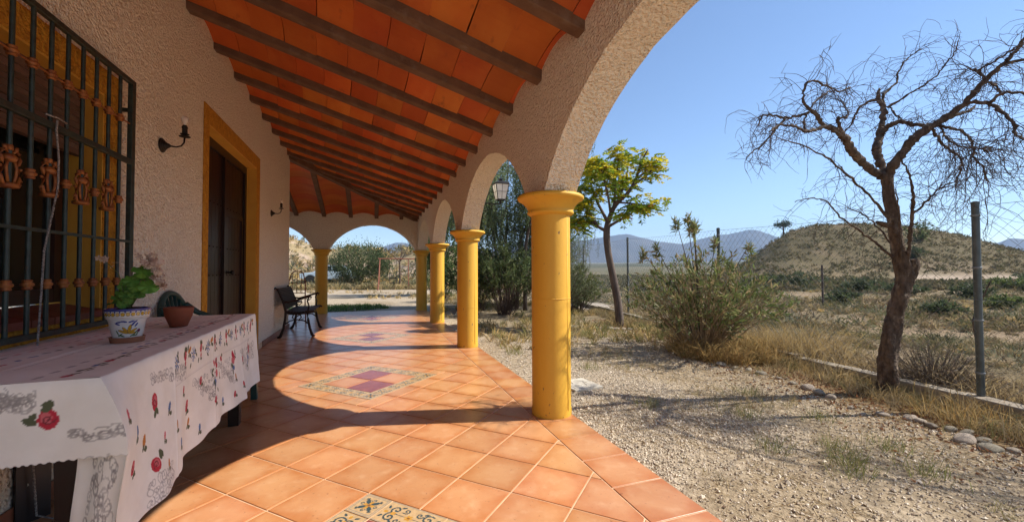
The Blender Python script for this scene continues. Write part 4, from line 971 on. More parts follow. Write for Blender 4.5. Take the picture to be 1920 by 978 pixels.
def geranium():
    g = thing('geranium', 'geranium with round green leaves and faded pink flowers growing from the painted pot', 'plant', (-1.022, 2.262, ZC + .145))
    cam = Vector((1.022, -2.262, 0.15)).normalized(); right = Vector((CYW, -SYW, 0)); up = Vector((0, 0, 1)); away = right.cross(up) * -1
    def P(a, b, c=0): return right * a + up * b + cam * c
    def leaf(a, b, c, r, tilt, name='leaf'):
        ctr = P(a, b, c); n = (cam * (.45 + tilt) + up * (.9 - tilt) + right * R.uniform(-.4, .4)).normalized(); e1 = n.orthogonal().normalized(); e2 = n.cross(e1); mb = MB(); m = 30
        v = [ctr[:]]; 
        for ring in (.55, 1.0):
            for k in range(m):
                t = 2 * PI * k / m; notch = 1 - .5 * math.exp(-((t - PI) / .18) ** 2); rr = r * ring * (notch if ring > .9 else 1) * (1 + .05 * math.sin(7 * t))
                v.append((ctr + (e1 * math.cos(t) + e2 * math.sin(t)) * rr + n * (.004 * math.sin(7 * t) * ring - .16 * r * ring ** 2))[:])
        q = [(1 + k, 1 + m + k, 1 + m + (k + 1) % m, 1 + (k + 1) % m) for k in range(m)]; tr = [(0, 1 + k, 1 + (k + 1) % m) for k in range(m)]
        mb.add(v, q, tr).build(name, M['geranium_leaf'], g, smooth=True)
        st = MB(); b0 = P(R.uniform(-.01, .01), 0, R.uniform(-.01, .01)); mid = (b0 + ctr) / 2 + P(R.uniform(-.008, .008), .015)
        st.tube([b0[:], mid[:], ctr[:]], [.0028, .0022, .0018], 6); st.build('stem', M['stem'], g, smooth=True)
    for a, b, c, r, t in ((.060, .165, .0, .040, .1), (.090, .098, .03, .036, .35), (-.055, .030, .03, .030, -.3), (-.045, .045, .01, .026, .2), (.020, .125, .02, .032, .3), (.055, .125, -.02, .034, .2), (-.012, .10, -.02, .028, .3), (.05, .065, .02, .022, .2), (-.012, .06, .03, .022, .5), (.085, .15, -.03, .028, .1), (.0, .035, .04, .018, .5), (.024, .065, .03, .020, .6), (-.03, .065, -.03, .025, .2), (-.012, .12, .0, .020, .7), (.045, .14, .0, .022, .5), (-.025, .02, .045, .019, .6), (.03, .095, .03, .024, .5), (.01, .08, .03, .02, .3)): leaf(a, b, c, r, t)
    def flower(a, b, c, n, spread, sz):
        mb = MB(); rr = random.Random(int(a * 1000) + 3)
        for k in range(n):
            o = P(a, b, c) + Vector((rr.gauss(0, 1), rr.gauss(0, 1), rr.gauss(0, 1))) * spread
            nn = Vector((rr.gauss(0, 1), rr.gauss(0, 1), rr.gauss(0, 1))).normalized(); e1 = nn.orthogonal().normalized(); e2 = nn.cross(e1)
            for j in range(5):
                t = j * 2 * PI / 5; d = e1 * math.cos(t) + e2 * math.sin(t); q = nn.cross(d)
                mb.add([o[:], (o + d * sz * .7 + q * sz * .36 + nn * sz * .15)[:], (o + d * sz + nn * sz * .1)[:], (o + d * sz * .7 - q * sz * .36 + nn * sz * .15)[:]], [(0, 1, 2, 3)])
        o = mb.build('flower_head', M['petal'], g)
        st = MB(); st.tube([(0, 0, 0), (P(a * .45, b * .7, c * .5) + P(0, .012))[:], P(a, b, c)[:]], [.002, .0016, .0012], 5); st.build('stem', M['stem'], g, smooth=True)
    flower(.080, .220, -.02, 16, .013, .014); flower(.115, .190, -.03, 16, .013, .014); flower(.138, .150, -.01, 14, .013, .014); flower(.150, .108, .0, 14, .011, .015); flower(.100, .205, -.05, 12, .012, .013); flower(-.100, .205, .0, 10, .013, .014); flower(.125, .165, .02, 9, .011, .013)
geranium()
b = MB().lathe([(.036, 0), (.040, .001), (.062, .060), (.0685, .098), (.0690, .108), (.0655, .109), (.064, .098), (.056, .06), (.034, .008)], 48).build('terracotta_bowl', M['terracotta'], smooth=True, loc=(-1.035, 2.80, ZC))
tag(b, 'empty terracotta bowl on the tablecloth behind the painted flower pot', 'bowl')

# ------------------------------------------------------------------ seats
def plastic_chair():
    t = thing('plastic_chair', 'dark green moulded plastic armchair behind the far end of the table', 'chair', (-1.16, 3.70, 0), 0)
    # faces +x; back towards the wall
    mb = MB(); ys = np.linspace(-.215, .215, 24); xs = np.linspace(-.17, .225, 18); X, Y = np.meshgrid(xs, ys, indexing='ij')
    mb.grid(np.stack([X, Y, .42 + .02 * (X / .2) + .015 * (Y / .2) ** 2 - .05 * np.maximum(X - .17, 0) * 6 * 0], -1))
    o = mb.build('seat', M['green_plastic'], t, smooth=True); sd = o.modifiers.new('t', 'SOLIDIFY'); sd.thickness = .012
    # back: an arched rim with a fan of ribs
    n = 26; a = np.linspace(-.18 * PI, 1.18 * PI, n); ry, rz = .215, .215; zc = .685
    bx = lambda z: -.17 - .10 * (z - .42) / .5
    rim = [(bx(zc + rz * math.sin(v)), ry * math.cos(v), zc + rz * math.sin(v)) for v in a]
    b = MB(); b.tube(rim, .020, 8); b.tube([(bx(.44), .175, .44), (bx(.55), .19, .55), rim[0]], .018, 8); b.tube([(bx(.44), -.175, .44), (bx(.55), -.19, .55), rim[-1]], .018, 8)
    b.tube([(bx(.56), -.19, .56), (bx(.55) - .01, 0, .55), (bx(.56), .19, .56)], .016, 7)
    for k in range(9):
        v = PI * (.06 + .11 * k); b.tube([(bx(.57) , .05 * math.cos(v), .57), (bx(.68) - .006, .12 * math.cos(v), .60 + .10 * math.sin(v)), (bx(zc + rz * math.sin(v)), ry * .96 * math.cos(v), zc + rz * .96 * math.sin(v))], [.010, .013, .011], 6)
    v = np.linspace(0.02 * PI, .98 * PI, 20); b.tube([(bx(.62 + .14 * math.sin(q)) - .002, .15 * math.cos(q), .60 + .14 * math.sin(q)) for q in v], .009, 6)
    b.build('backrest', M['green_plastic'], t, smooth=True)
    for s in (-1, 1):
        P = np.array([(bx(.80) + .01, s * .19, .81), (-.17, s * .225, .74), (-.05, s * .245, .685), (.10, s * .245, .665), (.20, s * .24, .655), (.225, s * .235, .63)])
        A = MB(); k = 30; tt = np.linspace(0, 1, len(P)); q = np.linspace(0, 1, k); Q = np.stack([np.interp(q, tt, P[:, i]) for i in range(3)], 1)
        for off in (-.018, 0, .018): A.tube(Q + np.array([0, off, -.004 * abs(off) / .018]), .016, 8)
        A.build('armrest', M['green_plastic'], t, smooth=True)
        MB().add([(x + sx * w, y + sy * w2, z) for (x, y, z, w, w2) in ((.235, s * .232, 0, .022, .020), (.215, s * .232, .64, .026, .022)) for sx, sy in ((-1, -1), (1, -1), (1, 1), (-1, 1))], [(0, 3, 2, 1), (4, 5, 6, 7), (0, 1, 5, 4), (1, 2, 6, 5), (2, 3, 7, 6), (3, 0, 4, 7)]).build('leg', M['green_plastic'], t)
        MB().add([(x + sx * w, y + sy * w2, z) for (x, y, z, w, w2) in ((-.215, s * .19, 0, .02, .02), (-.165, s * .175, .43, .022, .022)) for sx, sy in ((-1, -1), (1, -1), (1, 1), (-1, 1))], [(0, 3, 2, 1), (4, 5, 6, 7), (0, 1, 5, 4), (1, 2, 6, 5), (2, 3, 7, 6), (3, 0, 4, 7)]).build('leg', M['green_plastic'], t)
plastic_chair()
def bench():
    t = thing('park_bench', 'dark brown iron park bench with curled arms against the house wall', 'bench', (-1.415, 7.33, 0), HR)
    def side(y):
        m = MB()
        m.tube([(.0, y, 0), (.035, y, .03), (.075, y, .15), (.10, y, .30), (.105, y, .42), (.075, y, .55), (.02, y, .70), (-.015, y, .78), (-.045, y, .80), (-.055, y, .775)], [.026, .022, .019, .019, .019, .018, .017, .017, .016, .012], 8)
        m.tube([(.525, y, 0), (.49, y, .03), (.455, y, .14), (.43, y, .28), (.415, y, .38), (.44, y, .41), (.50, y, .415), (.53, y, .395)], [.026, .022, .019, .019, .018, .016, .016, .012], 8)
        m.tube([(.105, y, .40), (.20, y, .375), (.32, y, .375), (.42, y, .40)], .015, 7)
        m.tube([(.10, y, .22), (.17, y, .27), (.27, y, .285), (.37, y, .265), (.44, y, .21)], .011, 6)
        m.tube([(.22, y, .375), (.20, y, .32), (.24, y, .285)], .010, 6); m.tube([(.31, y, .375), (.33, y, .32), (.30, y, .285)], .010, 6)
        m.tube([(.06, y, .58), (.14, y, .565), (.27, y, .60), (.38, y, .635), (.45, y, .655), (.475, y, .64), (.465, y, .615)], [.014, .015, .016, .016, .017, .014, .01], 8)
        m.tube([(.44, y, .645), (.415, y, .58), (.44, y, .50), (.425, y, .42)], .012, 7); m.tube([(.32, y, .61), (.34, y, .56), (.30, y, .52), (.26, y, .55), (.28, y, .58)], .009, 6)
        return m
    for y in (.03, 1.14): side(y).build('side_frame', M['bench_iron'], t, smooth=True)
    k = 0
    S_ = [(.115 + .041 * i, .415 - .010 * math.sin(i / 9 * PI) + (.006 if i > 6 else 0)) for i in range(10)]
    me = MB().box((-.016, .012, -.009), (.016, 1.158, .009)).mesh('slat', M['bench_iron'])
    seat = put('seat', MB().box((.10, .045, .385), (.50, .075, .404)).box((.10, 1.095, .385), (.50, 1.125, .404)).mesh('seat', M['bench_iron']), t)
    for x, z in S_: put('slat', me, seat, loc=(x, 0, z))
    # pressed metal back with rows of slots
    bk = MB()
    for i in range(13):
        z = .45 + .026 * i; x = .105 - .075 * max(0, (z - .42)) / .13 * .5 - (.02 if z > .74 else 0); x = np.interp(z, [.42, .55, .70, .80], [.112, .082, .028, -.02])
        bk.box((x - .004, .03, z), (x + .004, 1.14, z + .0155 if i not in (0, 12) else z + .03))
    for j in range(24): 
        y = .06 + j * .0455; bk.bar((.105, y, .45), (.082, y, .55), .016, .006, (1, 0, 0)); bk.bar((.082, y, .55), (.028, y, .70), .016, .006, (1, 0, 0)); bk.bar((.028, y, .70), (-.01, y, .78), .016, .006, (1, 0, 0))
    bk.build('backrest', M['bench_iron'], t)
bench()
def metal_chair():
    t = thing('metal_chair', 'thin rusty metal chair past the bench at the house corner', 'chair', (-1.52, 9.05, 0), -.3)
    m = MB()
    for s in (-1, 1):
        m.tube([(s * .2, .2, 0), (s * .19, .18, .45), (s * .17, .23, .80), (s * .12, .25, 1.02)], .011, 6); m.tube([(s * .2, -.2, 0), (s * .19, -.19, .45)], .011, 6)
    m.tube([(-.12, .25, 1.02), (-.06, .253, 1.06), (.06, .253, 1.06), (.12, .25, 1.02)], .011, 6); m.tube([(-.17, .235, .82), (.17, .235, .82)], .008, 6); m.tube([(-.18, .21, .62), (.18, .21, .62)], .008, 6)
    for k in range(3): m.tube([(-.09 + .09 * k, .21, .62), (-.09 + .09 * k, .25, 1.04)], .006, 6)
    m.build('frame', M['rusty'], t, smooth=True); MB().lathe([(.001, .45), (.19, .45), (.20, .46), (.19, .475), (.001, .476)], 20).build('seat', M['bench_iron'], t)
metal_chair()

# ------------------------------------------------------------------ yard: cover, kerb, fence
def cover():
    t = thing('inspection_cover', 'square whitewashed inspection cover lying in the gravel beside the first column', 'inspection cover', (1.845, 3.475, -.036), .13)
    m = MB().box((-.155, -.165, 0), (.155, .165, .028)).build('frame', M['white_plaster'], t); bevel(m, .008, 2)
    e = MB(); e.box((-.125, -.135, .0278), (.125, .135, .031)); l = e.build('lid', M['white_plaster'], t); bevel(l, .004)
    r = MB(); r.tube([(-.06, .0, .0305), (-.045, .06, .0305), (.02, .085, .0305), (.075, .05, .0305), (.08, -.02, .0305)], .0055, 6); r.tube([(.03, -.09, .0305), (.06, .02, .0305)], .0045, 6); r.tube([(-.08, -.06, .0305), (-.02, -.085, .0305), (.01, -.05, .0305)], .005, 6); r.build('moulded_emblem', M['white_plaster'], l, smooth=True)
cover()
def curb():
    t = thing('concrete_curb', 'low concrete block curb along the foot of the wire fence', 'curb', (0, 0, 0))
    me = [MB().box((-.07, .006, -.15), (.07, .494, .098 + .012 * k)).mesh('block', M['concrete']) for k in range(3)]
    y = -1.5; a = -math.atan(.188)
    while y < 12:
        x = float(fence_x(y)) - .045; o = put('block', me[R.randrange(3)], t, loc=(x, y, -.03 + R.uniform(-.012, .008)), ); o.rotation_euler = (R.uniform(-.015, .015), R.uniform(-.03, .03), a + R.uniform(-.012, .012)); bevel(o, .006, 1); y += .5 * math.cos(a)
curb()
POSTS = [(-1.3, 1.50), (1.83, 1.56), (4.88, 1.68), (8.1, 1.80), (11.3, 1.82), (14.5, 1.80), (17.8, 1.8), (21, 1.8)]
def fence():
    t = thing('wire_fence', 'chain link fence on grey metal posts beyond the bare tree', 'fence', (0, 0, 0))
    for i, (y, zt) in enumerate(POSTS):
        x = float(fence_x(y)); z0 = float(terrain(x, y)) - .1
        m = MB(); m.lathe([(.0235, z0), (.0235, zt), (.026, zt), (.026, zt + .012), (.01, zt + .02)], 14, (x, y, 0)); p = m.build('post', M['galvanised'], t, smooth=False)
        for q in range(4): MB().lathe([(.0255, 0), (.028, .004), (.028, .012), (.0255, .016)], 12, (x, y, .25 + q * (zt - .35) / 3), closed_top=False).build('tie', M['wire'], p)
    wires = MB(); mesh = MB(); cell = .098
    for (ya, za), (yb, zb_) in zip(POSTS[:-1], POSTS[1:]):
        xa, xb = float(fence_x(ya)), float(fence_x(yb)); L = math.hypot(xb - xa, yb - ya); H = (za + zb_) / 2 - .12
        def at(s, h):
            f = s / L; zt = za + (zb_ - za) * f - .02; zb0 = .10; wob = .012 * math.sin(s * 3.1 + h * 4) * math.sin(PI * f)
            return (xa + (xb - xa) * f + wob - .028, ya + (yb - ya) * f, zb0 + (zt - zb0) * h - .015 * math.sin(PI * f) * h)
        for h in (0.0, .5, 1.0): wires.tube([at(L * k / 8, h) for k in range(9)], .0017, 4, False)
        if ya > 14: continue
        n = int(L / cell); rows = int(H / cell); pr = [0, .0011, 0]
        for k in range(-rows, n + 1):
            for sg in (1, -1):
                s0 = k * cell if sg > 0 else (k + rows) * cell
                pts = []
                for j in range(rows + 1):
                    s = s0 + sg * j * cell
                    if 0 <= s <= L: pts.append(at(s, j / rows))
                if len(pts) > 1:
                    idx = list(range(0, len(pts), 4)); 
                    if idx[-1] != len(pts) - 1: idx.append(len(pts) - 1)
                    mesh.tube([pts[i] for i in idx], .0013, 3, False)
    wires.build('tension_wires', M['wire'], t); mesh.build('wire_mesh', M['wire'], t)
fence()

# ------------------------------------------------------------------ plants
def unit(v): return v / (np.linalg.norm(v, axis=-1, keepdims=True) + 1e-12)
def leaves(mb, P, D, L, W, C, curl=.15):
    """one folded four-cornered leaf per point"""
    P, D = np.asarray(P, float), unit(np.asarray(D, float)); n = len(P)
    if n == 0: return
    L = np.broadcast_to(L, (n,))[:, None]; W = np.broadcast_to(W, (n,))[:, None]
    rnd = G.normal(size=(n, 3)); s = unit(np.cross(D, rnd)); u = np.cross(s, D)
    v = np.stack([P, P + D * L * .45 + s * W * .5 + u * L * curl * .4, P + D * L - u * L * curl, P + D * L * .45 - s * W * .5 + u * L * curl * .4], 1).reshape(-1, 3)
    i = np.arange(n)[:, None] * 4
    mb.add(v, np.concatenate([i, i + 1, i + 2, i + 3], 1), None, np.repeat(np.broadcast_to(C, (n, 3)), 4, 0))
def blades(mb, P, D, L, W, C, droop=.3):
    """grass blades: two-segment slivers"""
    P, D = np.asarray(P, float), unit(np.asarray(D, float)); n = len(P)
    if n == 0: return
    L = np.broadcast_to(L, (n,))[:, None]; W = np.broadcast_to(W, (n,))[:, None]; s = unit(np.cross(D, G.normal(size=(n, 3))))
    hor = D * np.array([1, 1, 0]); mid = P + D * L * .55; tip = P + D * L + (hor - np.array([0, 0, .6])) * L * droop
    v = np.stack([P - s * W * .5, P + s * W * .5, mid + s * W * .35, mid - s * W * .35, tip], 1).reshape(-1, 3); i = np.arange(n)[:, None] * 5
    mb.add(v, np.concatenate([i, i + 1, i + 2, i + 3], 1), np.concatenate([i + 3, i + 2, i + 4], 1), np.repeat(np.broadcast_to(C, (n, 3)), 5, 0))
def vary(cols, n, amt=.18):
    cols = np.array(cols, float); c = cols[G.integers(0, len(cols), n)]; return np.clip(c * (1 + amt * G.normal(size=(n, 1))) , .005, 1)
def smooth_line(pts, n):
    pts = np.asarray(pts, float); d = np.concatenate([[0], np.cumsum(np.linalg.norm(np.diff(pts[:, :3], axis=0), axis=1))]); t = np.linspace(0, d[-1], n)
    out = np.stack([np.interp(t, d, pts[:, i]) for i in range(pts.shape[1])], 1)
    for _ in range(2): out[1:-1] = out[1:-1] * .5 + (out[:-2] + out[2:]) * .25
    return out
EYEV = np.array([0, 0, EYE]); RGT = np.array([CYW, -SYW, 0.0]); FWD = np.array([SYW, CYW, 0.0]); UPV = np.array([0, 0, 1.0])
class Sketch:
    """limbs of a tree given in its own frame: sideways and upwards in hundredths of the trunk's unit, depth in metres"""
    def __init__(s, base, k, ox, oz, org): s.o = np.array(org, float); s.b = np.array(base, float); s.k = k; s.ox = ox; s.oz = oz; s.rs = 1.0
    def __call__(s, pts):
        out = []
        for p in pts:
            dpt = p[3] if len(p) > 3 else 0.0
            q = s.b + (RGT * (p[0] - s.ox) + UPV * (s.oz - p[1])) * s.k
            w = s.o + q - EYEV; m = 1 + dpt / (w @ FWD); q = w * m + EYEV - s.o
            out.append((*q, p[2] * s.k * m * s.rs))
        return np.array(out)

def bare_tree():
    base = (4.256, 2.347, -.04); t = thing('bare_tree', 'bare leafless tree with rough brown trunk and tangled curling twigs', 'tree', base)
    sk = Sketch((0, 0, 0), .00468, 1657, 735, base); sk.rs = .76
    limbs = {
     'trunk': [(1655, 741, 27), (1657, 728, 22), (1659, 700, 19), (1661, 660, 18.5), (1665, 630, 18), (1674, 595, 17.5), (1683, 565, 17), (1691, 535, 17), (1695, 510, 19), (1689, 485, 16), (1684, 455, 13.5), (1679, 430, 13), (1676, 400, 12.5), (1671, 370, 12.5), (1669, 345, 11.5), (1667, 318, 12)],
     'burl': [(1694, 528, 13), (1708, 508, 13), (1714, 492, 12, -.03), (1712, 482, 8, -.03)],
     'broken': [(1668, 419, 7), (1655, 415, 6), (1645, 412, 3)],
     'l1': [(1668, 330, 10), (1652, 321, 9.5), (1638, 315, 9), (1620, 297, 9, -.05), (1602, 277, 9, -.1), (1588, 250, 8.5, -.15), (1578, 240, 8, -.18), (1562, 232, 6, -.2), (1548, 227, 5, -.22), (1533, 203, 4.4, -.25), (1515, 190, 3.6, -.28), (1510, 170, 3.2, -.3), (1518, 146, 3, -.3), (1534, 142, 2.6, -.3), (1555, 152, 2.4, -.28), (1582, 165, 2, -.25), (1602, 155, 1.5, -.2)],
     'l2': [(1552, 229, 4.5, -.22), (1530, 238, 4, -.3), (1516, 241, 3.6, -.36), (1500, 231, 3.2, -.42), (1466, 226, 2.6, -.5), (1446, 240, 2.2, -.55)],
     'l3': [(1523, 203, 3.6, -.25), (1505, 210, 3.2, -.2), (1477, 214, 2.8, -.15), (1456, 209, 2.4, -.1), (1434, 208, 2.2, -.05), (1424, 230, 1.5, -.05)],
     'l4': [(1477, 214, 2.8, -.15), (1459, 235, 2.6, -.2), (1441, 257, 2.3, -.22), (1421, 273, 2, -.25), (1403, 287, 1.4, -.3)],
     'l5': [(1515, 236, 2.6, -.3), (1512, 220, 2.3, -.28), (1521, 202, 2, -.25), (1535, 180, 1.8, -.2), (1552, 170, 1.6, -.1), (1564, 160, 1.4, 0)],
     'l6': [(1583, 243, 5, -.18), (1578, 228, 4, -.2), (1575, 214, 4, -.22), (1597, 213, 2, -.2), (1595, 198, 1.5, -.2), (1583, 178, 1.2, -.2)],
     'm1': [(1668, 322, 9), (1660, 310, 9, .05), (1650, 288, 9, .1), (1649, 268, 9, .14), (1656, 250, 8.5, .17), (1659, 230, 7, .2), (1664, 207, 6, .22), (1665, 193, 5.5, .23), (1656, 180, 5, .25), (1653, 172, 4.5, .25), (1657, 158, 2, .27)],
     'm2': [(1657, 252, 6.5, .17), (1664, 236, 6, .15), (1680, 225, 5.5, .1), (1701, 221, 5, .05), (1722, 229, 4.5, 0), (1742, 229, 4, -.04), (1760, 226, 3.5, -.06)],
     'm3': [(1655, 178, 4, .25), (1636, 183, 3, .3), (1617, 195, 2.5, .34), (1606, 220, 2, .38), (1590, 240, 1.6, .4)],
     'm4': [(1664, 194, 4, .23), (1664, 169, 3.2, .28), (1680, 156, 2.6, .32), (1693, 145, 2.3, .35), (1693, 127, 2, .38), (1704, 108, 1.7, .4), (1722, 92, 1.4, .42), (1739, 83, 1.1, .42)],
     'm5': [(1672, 194, 3, .22), (1690, 184, 2.6, .15), (1706, 174, 2.3, .1), (1741, 153, 2, 0), (1768, 134, 1.8, -.08), (1784, 113, 1.6, -.1), (1802, 92, 1.3, -.14), (1810, 66, 1, -.16)],
     'm6': [(1676, 195, 2.4, .22), (1688, 210, 2, .18), (1700, 219, 1.8, .1)],
     'r1': [(1668, 322, 11), (1674, 313, 11, -.03), (1692, 287, 11, -.08), (1712, 262, 11, -.12), (1741, 238, 10, -.18), (1773, 220, 9, -.22), (1800, 201, 8, -.26), (1821, 186, 7, -.3), (1840, 161, 6, -.33), (1861, 140, 5.5, -.36), (1895, 112, 5, -.42), (1920, 86, 4, -.46), (1940, 55, 3, -.5), (1965, 20, 2, -.5), (1975, -20, 1.2, -.5)],
     'r2': [(1822, 187, 5, -.3), (1838, 184, 4.5, -.34), (1853, 186, 4.5, -.38), (1871, 190, 4.5, -.42), (1895, 209, 4, -.5), (1914, 232, 3.6, -.55), (1909, 248, 3, -.57), (1925, 253, 2.6, -.6), (1945, 270, 2, -.6)],
     'r3': [(1866, 186, 4, -.42), (1885, 169, 3.4, -.45), (1906, 165, 3, -.5), (1930, 167, 2.6, -.52), (1965, 185, 2, -.52), (1985, 230, 1.4, -.5)],
     'r4': [(1780, 218, 4.5, -.22), (1810, 206, 4, -.16), (1826, 203, 3.4, -.12), (1837, 192, 2.4, -.08)],
     'r5': [(1768, 228, 4, -.22), (1786, 233, 3.5, -.28), (1805, 237, 3.2, -.32), (1823, 249, 2.9, -.38), (1832, 266, 2.6, -.42), (1832, 292, 2.3, -.44), (1850, 308, 2, -.46), (1856, 335, 1.5, -.46)],
     'r6': [(1754, 236, 3.6, -.2), (1768, 257, 3.2, -.1), (1789, 278, 2.8, -.02), (1810, 291, 2.4, .04), (1805, 318, 2, .08), (1795, 345, 1.4, .1)],
     'r7': [(1768, 230, 3, -.2), (1778, 245, 2.7, -.3), (1790, 262, 2.4, -.4), (1815, 272, 2.1, -.5), (1840, 270, 1.8, -.55), (1866, 280, 1.4, -.6)],
     'r8': [(1861, 141, 3.6, -.36), (1850, 130, 3, -.33), (1842, 125, 3.4, -.3), (1832, 121, 1.6, -.28), (1815, 122, 1.1, -.25)],
     'r11': [(1895, 112, 4, -.42), (2000, 90, 4, -.7), (2200, 70, 3.6, -1.0), (2450, 90, 3.2, -1.3), (2650, 160, 2.4, -1.5), (2800, 260, 1.6, -1.6)],
     'r13': [(1930, 168, 2.8, -.52), (2150, 200, 2.6, -1.0), (2400, 280, 2.0, -1.3), (2600, 380, 1.4, -1.5)],
     'r9': [(1859, 143, 2.8, -.36), (1880, 155, 2.4, -.3), (1886, 168, 2, -.28)],
     'r10': [(1843, 125, 2.6, -.3), (1870, 110, 2.2, -.4), (1900, 94, 1.9, -.48), (1930, 70, 1.5, -.5)],
     's1': [(1696, 500, 6), (1703, 474, 4.5, -.06), (1709, 430, 4, -.1), (1713, 390, 3.6, -.14), (1716, 358, 3.2, -.18), (1713, 334, 2.7, -.2), (1700, 302, 2, -.22), (1690, 280, 1.4, -.2)],
     's2': [(1712, 400, 2.6, -.13), (1735, 378, 2.2, -.2), (1760, 352, 1.8, -.3), (1785, 338, 1.4, -.4)],
     's3': [(1674, 478, 4), (1650, 458, 3, .05), (1626, 438, 2.6, .1), (1600, 419, 2.3, .14), (1576, 402, 2, .18), (1553, 370, 1.6, .24), (1522, 366, 1.3, .3), (1492, 374, 1, .36)],
     's4': [(1668, 404, 4), (1640, 370, 3, -.1), (1601, 331, 2.6, -.22), (1552, 286, 2.2, -.36), (1503, 262, 1.7, -.46), (1470, 256, 1.2, -.55)],
     's5': [(1676, 460, 2.6, .02), (1655, 430, 2, .12), (1625, 400, 1.7, .22), (1590, 385, 1.3, .3)],
     's6': [(1690, 500, 3), (1688, 450, 2.4, -.1), (1690, 400, 2, -.16), (1683, 350, 1.6, -.22)],
    }
    trunk = MB(); rr = np.random.default_rng(3); roots = []
    for name, pts in limbs.items():
        q = sk(pts); big = name in ('trunk', 'burl', 'broken'); n = max(8, int(len(pts) * (7 if big else 5))); q = smooth_line(q, n)
        if not big: q[1:-1, :3] += rr.normal(size=(n - 2, 3)) * .004
        if big:   # knotty trunk
            ns = 56; q = smooth_line(q, n * 4); n = len(q); d = np.gradient(q[:, :3], axis=0); d = unit(d); a = unit(np.cross(d, FWD)); b = np.cross(d, a); th = np.arange(ns) * 2 * PI / ns
            hgt = np.arange(n) * .055
            k = 1 + .34 * (fbm(np.cos(th)[None] * 1.7 + hgt[:, None] * 1.3 + 9, np.sin(th)[None] * 1.7 + hgt[:, None] * .9, 4, 12) - .5) + .10 * np.sin(3 * th[None] + hgt[:, None]) + .30 * (abs(fbm(np.cos(th)[None] * 5 + hgt[:, None] * 1.2, np.sin(th)[None] * 5 + hgt[:, None] * 2.2, 3, 33) - .5) ** .7 - .3)
            V = q[:, None, :3] + (q[:, 3:4] * k)[:, :, None] * (np.cos(th)[None, :, None] * a[:, None] + np.sin(th)[None, :, None] * b[:, None])
            trunk.grid(V[::-1], wrap=True); trunk.poly.append([trunk.n - n * ns + x for x in range(ns)])
        else: trunk.tube(q[:, :3], q[:, 3] * (1 + .12 * rr.normal(size=n)), 9 if q[0, 3] > .02 else 6)
        if not big: roots.append((name, q))
    trunk.build('trunk', M['bark'], t, smooth=True)
    tw = MB()
    def grow(p, d, L, r, lvl):
        n = 9; pts = [p]; st = L / (n - 1); cur = rr.normal(size=3) * .24
        for i in range(n - 1):
            d = d + rr.normal(size=3) * .17 + cur * .30 + np.array([0, 0, -.10]); d = d / np.linalg.norm(d); p = p + d * st; pts.append(p)
        tw.tube(pts, np.linspace(r, r * .45, n), 3, False)
        if lvl > 0:
            for _ in range(rr.integers(2, 4)):
                i = rr.integers(2, n); dd = d * .5 + rr.normal(size=3) * .7; grow(pts[i], dd / np.linalg.norm(dd), L * rr.uniform(.4, .75), r * .72, lvl - 1)
    for name, q in roots:
        n = len(q); cnt = int((3.5 if name in ('r11', 'r13') else 1.6 if name in ('r5', 'r6', 'r7', 's2') else 1) * {'l': 24, 'm': 17, 'r': 24, 's': 15}[name[0]] * (0.6 + .1 * len(q) / 8))
        for _ in range(cnt):
            i = min(n - 1, int(n * (rr.uniform(.12, 1) ** .8))); 
            if q[i, 3] > .024: continue
            d0 = q[min(i + 1, n - 1), :3] - q[max(i - 1, 0), :3]; d0 = d0 / (np.linalg.norm(d0) + 1e-9); d = d0 * .7 + rr.normal(size=3) * .62 + np.array([0, 0, -.02 if name[0] == 'r' else .08]); d = d / np.linalg.norm(d)
            grow(q[i, :3], d, rr.uniform(.16, .42) * (1.6 if name in ('r11', 'r13') else 1.35 if name in ('r5', 'r6', 'r7', 's2', 'r2') else 1.0 if name[0] in 'rs' else .85), min(q[i, 3] * .6, .0027), 1)
    tw.build('twigs', M['twig'], t)
bare_tree()

